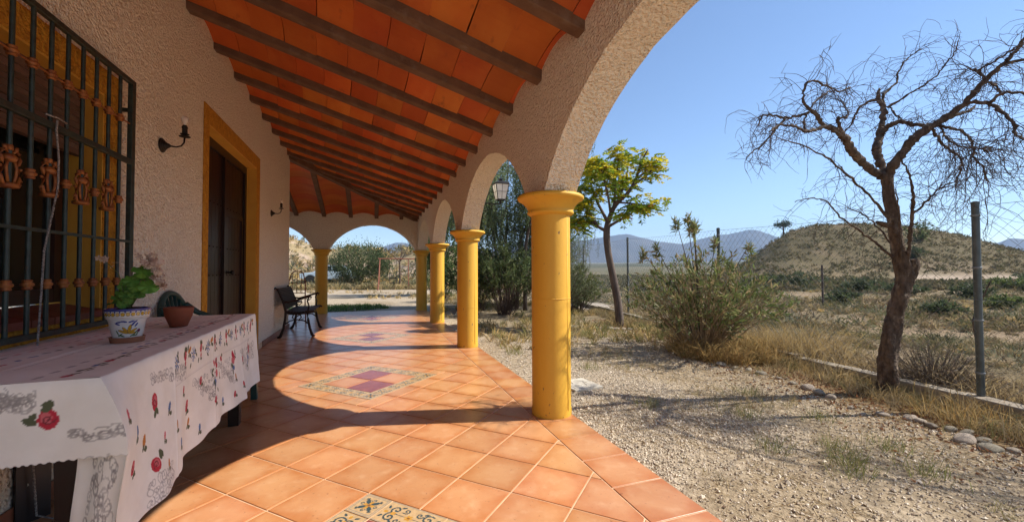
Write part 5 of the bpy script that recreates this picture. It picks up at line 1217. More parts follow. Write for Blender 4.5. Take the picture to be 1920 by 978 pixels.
def yellow_tree():
    base = (4.55, 6.86, -.04); t = thing('young_tree', 'slender young tree with sparse yellow green leaves behind the first column', 'tree', base)
    sk = Sketch((0, 0, 0), .01037, 1166, 612, base); rr = np.random.default_rng(8)
    limbs = [[(1167, 616, 9), (1165, 600, 8), (1163, 570, 7.2), (1156, 530, 7), (1150, 500, 6.6), (1145, 475, 6.3), (1142, 448, 6.3), (1142, 430, 7), (1145, 414, 5)],
     [(1145, 416, 5), (1156, 387, 4.2, -.1), (1170, 372, 3.8, -.16), (1183, 363, 3.5, -.2), (1192, 347, 3, -.22), (1201, 332, 2.6, -.24), (1207, 305, 2, -.28), (1222, 279, 1.4, -.3)],
     [(1192, 347, 2.4, -.22), (1207, 336, 2, -.3), (1220, 328, 1.8, -.38), (1234, 311, 1.4, -.42), (1238, 296, 1, -.45)],
     [(1146, 424, 3, 0), (1160, 416, 2.6, -.1), (1174, 408, 2.2, -.2), (1185, 403, 2, -.28), (1194, 396, 1.7, -.34), (1205, 382, 1.2, -.4)],
     [(1157, 386, 3, -.1), (1160, 355, 2.4, 0), (1158, 332, 2, .06), (1166, 316, 1.6, .1), (1165, 290, 1.1, .12)],
     [(1143, 412, 3.4, .05), (1130, 387, 2.6, .15), (1120, 366, 2.1, .25), (1112, 340, 1.6, .3), (1112, 310, 1, .36)],
     [(1142, 432, 3.6), (1132, 428, 3, .1), (1116, 416, 2.5, .2), (1098, 414, 1.9, .3), (1078, 414, 1.2, .4)],
     [(1127, 424, 2.6, .12), (1111, 400, 2.1, .1), (1100, 383, 1.7, .06), (1094, 355, 1.2, 0)],
     [(1162, 378, 2.2, -.12), (1183, 380, 1.8, -.3), (1199, 381, 1.5, -.42), (1222, 386, 1.1, -.52), (1240, 376, .8, -.6)],
     [(1150, 398, 2.4, -.06), (1146, 365, 2, -.3), (1138, 335, 1.6, -.42), (1130, 300, 1.1, -.5)],
     [(1150, 398, 2.4, .06), (1168, 370, 2, .35), (1180, 335, 1.6, .5), (1186, 300, 1.1, .6)]]
    tr = MB(); tips = []
    for L in limbs:
        q = smooth_line(sk(L), 14 if len(L) < 7 else 22); tr.tube(q[:, :3], q[:, 3], 9)
        if L is not limbs[0]:
            li = [k for k, z in enumerate(limbs) if z is L][0]
            for _ in range(5 if li in (1, 2, 3, 8) else 11):
                i = rr.integers(5, len(q)); p = q[i, :3]; d = unit(q[i, :3] - q[i - 2, :3]) * .6 + rr.normal(size=3) * .6 + np.array([0, 0, .05]); d = unit(d); ln = rr.uniform(.12, .28)
                e = p + d * ln; tr.tube([p, (p + e) / 2 + rr.normal(size=3) * .015, e], [.006, .0045, .003], 5, False); tips.append(e); tips.append(p + d * ln * .55)
            tips.append(q[-1, :3]); tips.append(q[-3, :3])
    tr.build('trunk', M['bark_grey'], t, smooth=True)
    # pinnate leaves: a drooping stalk with leaflets on both sides
    fo = MB()
    for p in tips:
        rel = (p[2]) / 3.6
        for _ in range(rr.integers(3, 6)):
            d = unit(rr.normal(size=3) * np.array([1, 1, .35]) + np.array([0, 0, .12])); L = rr.uniform(.13, .24); n = 8
            s = np.linspace(.25, 1, n); axis = p + d * (s * L)[:, None] + np.array([0, 0, -1]) * (s ** 2 * L * .38)[:, None]
            side = unit(np.cross(d, UPV)); P = np.concatenate([axis, axis, axis[-1:]]); D = np.concatenate([side + d * .5 - UPV * .25 + rr.normal(size=(n, 3)) * .15, -side + d * .5 - UPV * .25 + rr.normal(size=(n, 3)) * .15, d[None]])
            yel = rr.random() < (.20 + .45 * max(0, rel - .55) * 2)
            cc = np.array((.60, .52, .03)) if yel else np.array([(.27, .36, .03), (.36, .42, .035), (.18, .28, .03)][rr.integers(3)])
            if rr.random() < .02: cc = np.array((.45, .20, .04))
            leaves(fo, P, D, L * .40, L * .15, cc * (1 + .15 * rr.normal(size=(len(P), 1))), .12)
    fo.build('leaves', M['leaf'], t, kind='stuff')
yellow_tree()

def weeping_tree(name, label, base, H, spread, ntr, nstr, cols, seed, lean=(0, 0), strand=(.5, 1.3), group=None, lsize=.055, low=.28, bark='bark_grey', fill=1.0):
    """pepper tree: leaning limbs, arching boughs and hanging strands of narrow leaflets"""
    t = thing(name, label, 'tree', base, 0, group); rr = np.random.default_rng(seed); tr = MB(); fo = MB(); nodes = []
    for k in range(ntr):
        a = 2 * PI * (k + rr.uniform(-.3, .3)) / ntr; out = spread * rr.uniform(.35, .8)
        p0 = np.array([.12 * math.cos(a), .12 * math.sin(a), 0]); p1 = np.array([out * .3 * math.cos(a) + lean[0] * .4, out * .3 * math.sin(a) + lean[1] * .4, H * .38]); p2 = np.array([out * .62 * math.cos(a) + lean[0] * .8, out * .62 * math.sin(a) + lean[1] * .8, H * rr.uniform(.62, .75)]); p3 = np.array([out * math.cos(a) + lean[0], out * math.sin(a) + lean[1], H * rr.uniform(.85, .99)])
        q = smooth_line(np.array([p0, p1, (p1 + p2) / 2, p2, p3]) + rr.normal(size=(5, 3)) * np.array([.16, .16, .05]), 20); r0 = .035 * H / 4 * rr.uniform(.8, 1.5); tr.tube(q, np.linspace(r0, r0 * .25, 20), 8)
        for _ in range(8):
            i = rr.integers(6, 20); d = unit(np.array([math.cos(a), math.sin(a), .3]) + rr.normal(size=3) * .8); L = rr.uniform(.4, 1.0) * spread * .6; m = q[i] + d * L * .5 + np.array([0, 0, .12 * L]); e = q[i] + d * L + np.array([0, 0, -.12 * L])
            b = smooth_line(np.array([q[i], m, e]), 9); tr.tube(b, np.linspace(r0 * .3, r0 * .08, 9), 5, False); nodes += [b[j] for j in range(3, 9)]
        nodes += [q[j] for j in range(12, 20)]
    nodes = np.array(nodes)
    for _ in range(nstr):
        p = nodes[rr.integers(len(nodes))] + rr.normal(size=3) * .10; L = rr.uniform(*strand); d = unit(rr.normal(size=3) * np.array([1, 1, .2])); n = int(L / .05) + 3
        s = np.linspace(0, 1, n); ax = p + d * (np.minimum(s, .35) * L * 1.1 + .08 * L * np.sin(s * 3))[:, None] + np.array([0, 0, -1]) * (np.maximum(s - .12, 0) ** 1.25 * L)[:, None] + rr.normal(size=3) * .03 * s[:, None]
        ax = ax[ax[:, 2] > low]
        if len(ax) < 4: continue
        tr.tube(ax[::3] if len(ax) > 6 else ax, .0028, 3, False)
        for _k in range(2):
            D = rr.normal(size=(len(ax), 3)) * np.array([1, 1, .35]) + np.array([0, 0, -.75]); c = np.array(cols[rr.integers(len(cols))]) * rr.uniform(.75, 1.25); leaves(fo, ax, D, lsize * rr.uniform(.8, 1.5, len(ax)), lsize * .26 * fill, c * (1 + .12 * rr.normal(size=(len(ax), 1))), .1)
    tr.build('trunk', M[bark], t, smooth=True); fo.build('leaves', M['leaf'], t, kind='stuff'); return t
weeping_tree('pepper_tree', 'tall weeping pepper tree with fine grey green foliage behind the columns', (3.75, 11.0, -.05), 5.3, 2.6, 6, 1500, [(.15, .21, .11), (.19, .25, .14), (.12, .17, .085), (.21, .27, .10)], 21, lean=(-.1, .1), strand=(.5, 1.6), lsize=.075, fill=1.25)
weeping_tree('pepper_tree', 'small weeping pepper tree growing beside the fence right of the first column', (5.3, 11.6, -.1), 3.8, 1.6, 5, 800, [(.17, .21, .12), (.20, .24, .14), (.13, .17, .09)], 22, strand=(.4, 1.0))
weeping_tree('pepper_tree', 'dense green weeping tree seen between the second and third columns', (2.75, 18.5, -.05), 4.0, 1.5, 6, 700, [(.09, .16, .04), (.12, .20, .05), (.07, .12, .035)], 23, strand=(.4, 1.0), fill=1.7, lsize=.08, low=.9)

def bush(name, label, cat, base, rad, H, nst, nlf, cols, lsz, lw, seed, up=.5, stemcol='twig', shape=1.0, tuft=1, bare=.25, group=None, stem_r=.006, dense=1.0):
    t = thing(name, label, cat, base, 0, group); rr = np.random.default_rng(seed); st = MB(); fo = MB(); tips = []
    for k in range(nst):
        a = rr.uniform(0, 2 * PI); o = rad * math.sqrt(rr.uniform(0, 1)); h = H * (1 - .45 * shape * (o / rad) ** 2) * rr.uniform(.7, 1.05)
        p0 = np.array([.14 * o * math.cos(a) + rr.normal() * .05 * rad, .14 * o * math.sin(a) + rr.normal() * .05 * rad, 0]); p2 = np.array([o * math.cos(a), o * math.sin(a), h]); p1 = p0 * .35 + p2 * .45 + np.array([0, 0, h * .12]) + rr.normal(size=3) * .05 * rad
        q = smooth_line(np.array([p0, p1, p2]), 9); st.tube(q, np.linspace(stem_r, stem_r * .35, 9), 4, False)
        for _ in range(tuft):
            i = rr.integers(int(9 * bare) + 1, 9); d = unit(unit(q[i] - q[i - 1]) + rr.normal(size=3) * .6); L = rr.uniform(.08, .22) * H * .5; e = q[i] + d * L; st.tube([q[i], e], [stem_r * .4, stem_r * .25], 3, False); tips.append((e, d))
        tips.append((q[-1], unit(q[-1] - q[-2])))
    P = np.array([p for p, d in tips]); D = np.array([d for p, d in tips]); i = G.integers(0, len(P), nlf)
    back = rr.uniform(0, 1, (nlf, 1)) ** 2 * .085 * H * dense
    pp = P[i] - D[i] * back + rr.normal(size=(nlf, 3)) * .012 * dense; dd = D[i] * up + rr.normal(size=(nlf, 3)) * .55 + np.array([0, 0, .15])
    leaves(fo, pp, dd, lsz * rr.uniform(.7, 1.3, nlf), lw * rr.uniform(.7, 1.3, nlf), vary(cols, nlf), .12)
    st.build('stems', M[stemcol], t); fo.build('leaves', M['leaf'], t, kind='stuff'); return t
OLE = [(.14, .18, .055), (.18, .21, .075), (.24, .235, .10), (.30, .23, .12), (.10, .14, .045)]
def oleander():
    t = bush('oleander_bush', 'large half dry oleander bush with olive brown leaves before the fence', 'bush', (4.16, 4.36, -.04), 1.0, 1.34, 250, 4600, OLE, .088, .020, 31, up=.9, tuft=3, bare=.3, stem_r=.006, stemcol='dry_stem')
    rr = np.random.default_rng(5); st = MB(); fo = MB()
    for a, h in ((-.28, 1.78), (-.20, 1.80), (-.12, 1.72), (-.05, 1.74), (-.16, 1.66), (.22, 1.5), (.55, 1.42), (-.62, 1.40), (-.72, 1.34)):
        tip = RGT * a + UPV * h + FWD * rr.uniform(-.2, .2); q = smooth_line(np.array([RGT * a * .1 + UPV * .02, RGT * a * .45 + UPV * h * .55, tip]), 8); st.tube(q, np.linspace(.008, .004, 8), 5, False)
        n = 60; back = rr.uniform(0, .16, (n, 1)); leaves(fo, tip - UPV * back + rr.normal(size=(n, 3)) * .012, rr.normal(size=(n, 3)) * .6 + UPV * .5, .10 * rr.uniform(.7, 1.2, n), .019, vary(OLE[:4], n))
    st.build('tall_stems', M['twig'], t); fo.build('tall_leaves', M['leaf'], t, kind='stuff')
oleander()
DGR = [(.075, .11, .04), (.11, .15, .055), (.15, .18, .07), (.06, .085, .03)]
bush('green_bush', 'dark green bush with bare stems under the pepper tree left of the first column', 'bush', (3.15, 9.7, -.05), .95, 1.75, 120, 7000, DGR, .10, .020, 41, up=.8, tuft=4, bare=.5)
bush('green_bush', 'dark spreading bush beneath the pepper tree beside the second column', 'bush', (2.75, 11.0, -.05), .9, 1.7, 100, 6000, DGR, .10, .022, 42, up=.8, tuft=4, bare=.35)
bush('green_bush', 'grey green bush with thin stems between the first column and the young tree', 'bush', (4.15, 8.7, -.05), .85, 1.45, 110, 5200, [(.11, .13, .055), (.14, .16, .075), (.09, .10, .045)], .085, .014, 43, up=.8, tuft=4, bare=.4)
bush('green_bush', 'low green bush behind the trunk of the young tree', 'bush', (5.1, 9.6, -.05), .8, 1.15, 90, 4200, [(.11, .15, .05), (.15, .18, .06), (.20, .19, .08)], .08, .016, 44, up=.7, tuft=4, bare=.3)
bush('green_bush', 'green shrub behind the third column at the far end', 'bush', (2.35, 14.6, -.05), .7, 1.15, 70, 2600, [(.09, .14, .04), (.13, .17, .06)], .09, .02, 45, up=.7, tuft=4)

def olive_tree():
    base = (-.95, 32.6, float(terrain(-.95, 32.6)) - .05); t = thing('olive_tree', 'round dark green olive tree standing behind the pale gravel yard', 'tree', base); rr = np.random.default_rng(77); tr = MB(); fo = MB()
    tr.tube([(0, 0, 0), (.05, 0, .4), (.0, .05, .9)], [.2, .15, .14], 9)
    for k in range(11):
        a = k * 2.4; r = rr.uniform(.6, 1.6); tr.tube([(0, .05, .8), (r * .5 * math.cos(a), r * .5 * math.sin(a), 1.4), (r * math.cos(a), r * math.sin(a), rr.uniform(1.5, 2.6))], [.09, .06, .02], 6)
    cl = []
    for _ in range(150):
        v = unit(rr.normal(size=3)) * np.array([2.15, 2.0, 1.15]) * rr.uniform(.45, 1.0) ** .5; cl.append(v + np.array([0, 0, 1.75]))
    for c in cl:
        n = 85; s = rr.uniform(.18, .38); p = c + rr.normal(size=(n, 3)) * s; p[:, 2] = np.maximum(p[:, 2], .45 + .2 * rr.random(n))
        leaves(fo, p, unit(p - np.array([0, 0, 1.2])) * .5 + rr.normal(size=(n, 3)) * .6 + UPV * .3, .15 * rr.uniform(.7, 1.3, n), .045, vary([(.075, .105, .04), (.10, .13, .055), (.05, .075, .03), (.13, .16, .07)], n) * rr.uniform(.75, 1.2), .1)
    tr.build('trunk', M['bark'], t); fo.build('leaves', M['leaf'], t, kind='stuff')
olive_tree()
def sapling():
    t = thing('bare_sapling', 'thin forked bare sapling standing by the rusty swing frame', 'tree', (1.68, 27.6, float(terrain(1.68, 27.6)) - .03)); m = MB()
    m.tube([(0, 0, 0), (.02, 0, .8), (-.02, 0, 1.75)], [.075, .06, .055], 7); rr = np.random.default_rng(6)
    for s, e in ((-1, (-.75, .1, 2.45)), (1, (.5, -.1, 2.75)), (1, (.15, .3, 2.6))):
        m.tube([(-.02, 0, 1.72), (e[0] * .5, e[1] * .5, 2.1), e], [.045, .032, .012], 6)
        for _ in range(7): p = np.array(e) * rr.uniform(.75, 1) ; m.tube([p, p + rr.normal(size=3) * .25 + UPV * .3], [.012, .005], 4, False)
    m.build('trunk', M['bark'], t)
sapling()
def ridge_tree():
    b = Vector((RGT * .664 * 74 + FWD * 74).tolist()); z = float(terrain(b.x, b.y)); t = thing('ridge_tree', 'tiny dark tree on the left shoulder of the hill', 'tree', (b.x, b.y, z - .2)); rr = np.random.default_rng(4); tr = MB(); fo = MB()
    tr.tube([(0, 0, 0), (.2, 0, 1.3), (.1, 0, 2.2)], [.16, .12, .08], 6); tr.tube([(.15, 0, 1.3), (-.8, .2, 2.1)], [.08, .04], 5)
    for c, s in (((.3, 0, 2.6), .55), ((-.9, .1, 2.2), .38), ((.8, 0, 2.3), .35)):
        n = 260; p = np.array(c) + rr.normal(size=(n, 3)) * s * np.array([1, 1, .6]); leaves(fo, p, rr.normal(size=(n, 3)), .3, .12, vary([(.04, .06, .03), (.06, .08, .035)], n))
    tr.build('trunk', M['bark'], t); fo.build('leaves', M['leaf'], t, kind='stuff')
ridge_tree()

# ------------------------------------------------------------------ ground cover
TAN, GOLD, OLIVE, BROWN, GREYG = (.36, .275, .15), (.47, .345, .15), (.135, .13, .06), (.19, .14, .085), (.17, .175, .11)
def tuft(n, kind, seed):
    """arrays of one clump about one metre wide: leaf points, directions, lengths, widths"""
    rr = np.random.default_rng(seed); v = unit(rr.normal(size=(n, 3))); v[:, 2] = abs(v[:, 2])
    if kind == 'shrub':
        P = v * (rr.uniform(.35, 1, (n, 1)) ** .6) * np.array([.5, .5, .55]); D = v + rr.normal(size=(n, 3)) * .5; return P, D, rr.uniform(.7, 1.3, n)
    P = rr.normal(size=(n, 3)) * np.array([.12, .12, 0]); D = rr.normal(size=(n, 3)) * np.array([.5, .5, 0]) + UPV; return P, D, rr.uniform(.5, 1.2, n)
def scatter(mb, pos, size, kind, cols, n, lsz, lw, seed, amt=.2):
    protos = [tuft(n, kind, seed + k) for k in range(8)]; m = len(pos); w = G.integers(0, 8, m); ang = G.uniform(0, 2 * PI, m); cc = vary(cols, m, amt)
    for k in range(8):
        s = np.where(w == k)[0]
        if not len(s): continue
        P, D, L = protos[k]; c, sn = np.cos(ang[s])[:, None], np.sin(ang[s])[:, None]; sz = size[s][:, None]
        X = (P[None, :, 0] * c - P[None, :, 1] * sn) * sz; Y = (P[None, :, 0] * sn + P[None, :, 1] * c) * sz; Z = P[None, :, 2] * sz * (.8 if kind == 'shrub' else 1)
        PP = np.stack([X + pos[s][:, 0:1], Y + pos[s][:, 1:2], Z + pos[s][:, 2:3]], -1).reshape(-1, 3)
        DD = np.stack([D[None, :, 0] * c - D[None, :, 1] * sn, D[None, :, 0] * sn + D[None, :, 1] * c, np.broadcast_to(D[None, :, 2], c.shape[:1] + (n,))], -1).reshape(-1, 3)
        col = np.repeat(cc[s], n, 0) * (1 + .12 * G.normal(size=(len(s) * n, 1))); LL = (L[None] * sz * lsz).ravel()
        (leaves if kind == 'shrub' else blades)(mb, PP, DD, LL, LL * lw, np.clip(col, .01, 1))
def on_ground(x, y, dz=0): return np.stack([x, y, terrain(x, y) + dz], -1)
def sample_uf(n, u0, u1, f0, f1, p=1.0):
    f = f0 * (f1 / f0) ** (G.uniform(0, 1, n) ** p); u = G.uniform(u0, u1, n); r = u * f
    return f * SYW + r * CYW, f * CYW - r * SYW, u, f
def steppe():
    mb = MB()
    # near, middle and far belts of low dry scrub beyond the fence
    for n, f0, f1, nl, sz, ls, lw in ((1500, 3.4, 11, 110, (.16, .50), .30, .10), (4200, 9, 32, 40, (.25, .70), .40, .16), (19000, 26, 105, 14, (.4, 1.0), .55, .34)):
        x, y, u, f = sample_uf(n, .1, 1.9, f0, f1); e = x - fence_x(y); dens = fbm(x * .35, y * .35, 3, 91)
        ok = (e > .45) & (dens + G.uniform(-.22, .22, n) > (.42 if f0 < 20 else .38)) & ~((abs(f - 47 - 1.5 * np.sin(u * 5)) < 2.2) & (u > .92)) & (np.hypot((x - 6.4) / .9, (y - 11) / 2.6) > 1)
        x, y = x[ok], y[ok]; s = G.uniform(*sz, len(x))
        h = len(x) // 2
        fr = f0 > 20
        scatter(mb, on_ground(x[:h], y[:h]), s[:h], 'shrub', [(.10, .10, .045), (.13, .115, .06), (.085, .09, .045), (.16, .13, .075)] if fr else [OLIVE, BROWN, GREYG, OLIVE, (.105, .10, .05), (.24, .19, .10)], nl, ls * .55, lw * 1.5, 100 + nl)
        scatter(mb, on_ground(x[h:], y[h:]), s[h:] * .9, 'grass', [(.22, .18, .10), (.27, .21, .115), (.17, .14, .075)] if fr else [TAN, GOLD, BROWN, (.28, .22, .13), (.40, .32, .19)], nl, ls * 1.15, lw * .55, 300 + nl)
    mb.build('steppe_scrub', M['dry'], kind='stuff')
    mb = MB()   # the rise past the end arch
    for n, f0, f1, nl, sz in ((1000, 24, 33, 36, (.5, 1.1)), (3300, 31, 80, 22, (.8, 2.0))):
        x, y, u, f = sample_uf(n, -1.6, .12, f0, f1); ok = fbm(x * .22, y * .22, 3, 71) + G.uniform(-.2, .2, n) > .42; x, y = x[ok], y[ok]; s = G.uniform(*sz, len(x)); h = int(len(x) * .35)
        scatter(mb, on_ground(x[:h], y[:h]), s[:h] * .9, 'shrub', [OLIVE, GREYG, (.21, .19, .11)], nl, .26, .28, 500 + nl); scatter(mb, on_ground(x[h:], y[h:]), s[h:] * .75, 'grass', [GOLD, TAN, (.50, .38, .19), (.44, .33, .18)], nl, .62, .10, 600 + nl)
    mb.build('hill_grass', M['dry'], kind='stuff')
steppe()
def dry_grass():
    mb = MB()
    # the strip along the curb, thick and yellow brown
    n = 1500; y = G.uniform(-.6, 9.5, n); e = -.62 + .52 * G.uniform(0, 1, n) ** .8 - .25 * (fbm(y * 1.3, y * 0, 2, 3) - .5); x = fence_x(y) + e
    scatter(mb, on_ground(x, y), G.uniform(.10, .26, n), 'grass', [TAN, (.40, .29, .13), (.28, .21, .11), (.21, .19, .09), (.30, .24, .15)], 13, .80, .035, 700)
    n = 750; y = G.uniform(.2, 9.5, n); x = fence_x(y) + G.uniform(.02, .55, n); scatter(mb, on_ground(x, y), G.uniform(.2, .42, n), 'grass', [TAN, (.40, .31, .17), BROWN], 13, .9, .03, 720)
    # tall straw skirt round the oleander
    a = G.uniform(0, 2 * PI, 330); r = np.sqrt(G.uniform(.05, 1, 330)) * .66; x = 4.12 + r * np.cos(a) + .18; y = 4.25 + r * np.sin(a) - .12
    scatter(mb, on_ground(x, y), G.uniform(.14, .38, 330), 'grass', [GOLD, (.36, .25, .10), (.44, .30, .13), (.29, .19, .08)], 18, .95, .028, 740)
    # sparse growth under the trees and at the back
    n = 2600; x = G.uniform(1.65, 5.6, n); y = G.uniform(5.2, 19, n); ok = fbm(x * .9, y * .9, 3, 15) > .46; x, y = x[ok], y[ok]
    scatter(mb, on_ground(x, y), G.uniform(.10, .32, len(x)), 'grass', [TAN, GOLD, (.28, .24, .10), (.20, .20, .08)], 12, .8, .06, 760)
    n = 1500; x, y, u, f = sample_uf(n, -.75, .12, 24.0, 28.5); scatter(mb, on_ground(x, y), G.uniform(.2, .75, n), 'grass', [TAN, GOLD, OLIVE, (.28, .22, .12)], 12, .7, .09, 780)
    n = 500; x, y, u, f = sample_uf(n, -.6, .1, 16.0, 25.0); ok = fbm(x * .5, y * .5, 3, 15) > .56; scatter(mb, on_ground(x[ok], y[ok]), G.uniform(.15, .35, ok.sum()), 'grass', [TAN, GOLD], 12, .7, .09, 790)
    # thin wisps over the gravel
    n = 2600; x = G.uniform(1.6, 4.2, n); y = G.uniform(.9, 7, n); ok = fbm(x * 1.5, y * 1.5, 3, 19) > .49; x, y = x[ok], y[ok]; scatter(mb, on_ground(x, y), G.uniform(.05, .13, len(x)), 'grass', [TAN, (.33, .29, .14), (.42, .34, .20)], 9, .8, .035, 800)
    mb.build('dry_grass', M['dry'], kind='stuff')
dry_grass()
def litter():
    mb = MB(); n = 14000; x = G.uniform(1.5, 4.6, n); y = G.uniform(.8, 7.5, n); ok = fbm(x * 1.1 + 4, y * 1.1, 3, 29) + .10 * (x - 3.2) > .50; x, y = x[ok], y[ok]; n = len(x)
    D = G.normal(size=(n, 3)) * np.array([1, 1, .10]); blades(mb, on_ground(x, y, .006), D, G.uniform(.03, .16, n), .0028, vary([(.46, .37, .22), (.38, .29, .16), (.30, .21, .12)], n), .05)
    n = 5200; y = G.uniform(1.2, 8, n); x = fence_x(y) - .45 - abs(G.normal(size=n)) * .42; leaves(mb, on_ground(x, y, .008), G.normal(size=(n, 3)) * np.array([1, 1, .3]), G.uniform(.015, .045, n), G.uniform(.008, .018, n), vary([(.26, .12, .06), (.20, .10, .055), (.33, .22, .11), (.15, .085, .05)], n), .3)
    mb.build('leaf_litter', M['dry'], kind='stuff')
litter()
def gravel():
    mb = MB(); n = 98000; y = .75 + 5.6 * G.uniform(0, 1, n) ** 1.35; x = FLOOR_X1 + .005 + G.uniform(0, 1, n) * (fence_x(y) - .72 - FLOOR_X1)
    ok = (G.uniform(0, 1, n) < 1.0 - .78 * sstep(.46, .62, fbm(x * .9, y * .9, 4, 21))) & ~((abs(x - 1.845) < .15) & (abs(y - 3.475) < .16)); x, y = x[ok], y[ok]; n = len(x)
    V0 = np.array([(1, 0, 0), (-1, 0, 0), (0, 1, 0), (0, -1, 0), (0, 0, 1), (0, 0, -1)], float); F = np.array([(0, 2, 4), (2, 1, 4), (1, 3, 4), (3, 0, 4), (2, 0, 5), (1, 2, 5), (3, 1, 5), (0, 3, 5)])
    s = G.gamma(3.2, .0013, n)[:, None] + .0022; a = G.uniform(0, 2 * PI, n); v = V0[None] * (1 + .3 * G.normal(size=(n, 6, 1)).clip(-1, 1)) * np.array([1, .75, .62]) * s[:, :, None]
    tl = G.normal(size=(n, 1)) * .4; v[:, :, 2] = v[:, :, 2] + v[:, :, 0] * tl; c, sn = np.cos(a)[:, None], np.sin(a)[:, None]
    W = np.stack([v[:, :, 0] * c - v[:, :, 1] * sn + x[:, None], v[:, :, 0] * sn + v[:, :, 1] * c + y[:, None], v[:, :, 2] + (terrain(x, y) + s[:, 0] * .35)[:, None]], -1).reshape(-1, 3)
    mb.add(W, None, (np.arange(n)[:, None, None] * 6 + F[None]).reshape(-1, 3), np.repeat(vary([(.54, .465, .36), (.46, .39, .305), (.62, .54, .43), (.33, .275, .21), (.50, .41, .295)], n, .16), 6, 0))
    mb.build('gravel', M['gravel'], kind='stuff')
gravel()
def grass_patch():
    mb = MB(); n = 2600; a = G.uniform(0, 2 * PI, n); r = np.sqrt(G.uniform(0, 1, n)); x = -.55 + r * np.cos(a) * 1.5 - .35; y = 13.0 + r * np.sin(a) * 1.1; ok = (x < .2 + .3 * (13.8 - y))
    x, y = x[ok], y[ok]; n = len(x); blades(mb, on_ground(x, y), G.normal(size=(n, 3)) * .45 + UPV, G.uniform(.06, .14, n), .014, vary([(.07, .14, .025), (.11, .19, .035), (.05, .10, .02)], n), .3); mb.build('green_grass', M['leaf'], kind='stuff')
grass_patch()

# single clumps, stones and far things
def clump(name, label, cat, x, y, n, size, cols, L, W, seed, spread=.12, group=None):
    z = float(terrain(x, y)); rr = np.random.default_rng(seed); mb = MB(); P = rr.normal(size=(n, 3)) * np.array([spread, spread, 0]) * size; D = P * 1.6 / size + rr.normal(size=(n, 3)) * np.array([.30, .30, 0]) + UPV
    blades(mb, P, D, L * rr.uniform(.5, 1.15, n), W, vary(cols, n), .25); o = mb.build(name, M['dry'], loc=(x, y, z - .005)); tag(o, label, cat, group); return o
clump('grass_clump', 'tall straw coloured grass clump behind the curb between bush and bare tree', 'grass clump', 4.98, 3.62, 900, 1.6, [GOLD, TAN, (.42, .30, .14)], .58, .0045, 1, .16)
clump('grass_clump', 'pale dry grass clump growing on the curb right of the oleander', 'grass clump', 4.72, 3.95, 420, 1.2, [TAN, GOLD], .42, .004, 2, .15)
clump('grass_clump', 'golden dry grass tuft in front of the curb below the near fence post', 'grass clump', 4.02, 1.72, 330, 1.0, [GOLD, (.42, .26, .09), (.34, .22, .08)], .22, .0035, 3, .13)
bush('dry_bush', 'dry brown twiggy bush against the fence between bare tree and near post', 'bush', (4.72, 2.25, -.1), .42, .52, 260, 900, [(.24, .18, .12), (.19, .15, .11), (.30, .23, .15)], .035, .008, 51, tuft=5, bare=.2, stem_r=.003, stemcol='bark_grey')
WEEDS = [(2.30, 1.86), (2.66, 1.74), (2.54, 1.60), (2.42, 1.50), (2.95, 1.62), (2.62, 2.32), (3.05, 2.12), (1.78, 5.05), (1.95, 4.2), (2.25, 4.0), (2.75, 1.36), (2.1, 2.75), (3.1, 2.75)]
for i, (x, y) in enumerate(WEEDS):
    clump('weed_tuft', 'small pale green weed tuft growing out of the gravel', 'weed', x, y, 90, .55, [(.22, .23, .08), (.30, .28, .12), (.17, .19, .06)], .115, .003, 20 + i, .10, 'weed tufts in the gravel')
def stone_mesh(seed):
    bm = bmesh.new(); bmesh.ops.create_icosphere(bm, subdivisions=3, radius=1); rr = random.Random(seed); o = Vector((rr.uniform(0, 50), rr.uniform(0, 50), 0))
    ds = [(unit(np.array([rr.gauss(0, 1), rr.gauss(0, 1), rr.gauss(0, 1)])), rr.uniform(.62, .95)) for _ in range(9)]
    for v in bm.verts:
        p = np.array(v.co[:])
        for d, k in ds:
            q = p @ d
            if q > k: p = p - d * (q - k) * .85
        v.co = Vector((p * (1 + .06 * (fbm(np.array([p[0] * 2 + o.x]), np.array([p[1] * 2 + p[2] + o.y]), 3, seed)[0] - .5))).tolist())
    me = bpy.data.meshes.new('stone'); bm.to_mesh(me); bm.free(); me.materials.append(M['stone']); me.polygons.foreach_set('use_smooth', [True] * len(me.polygons)); return me
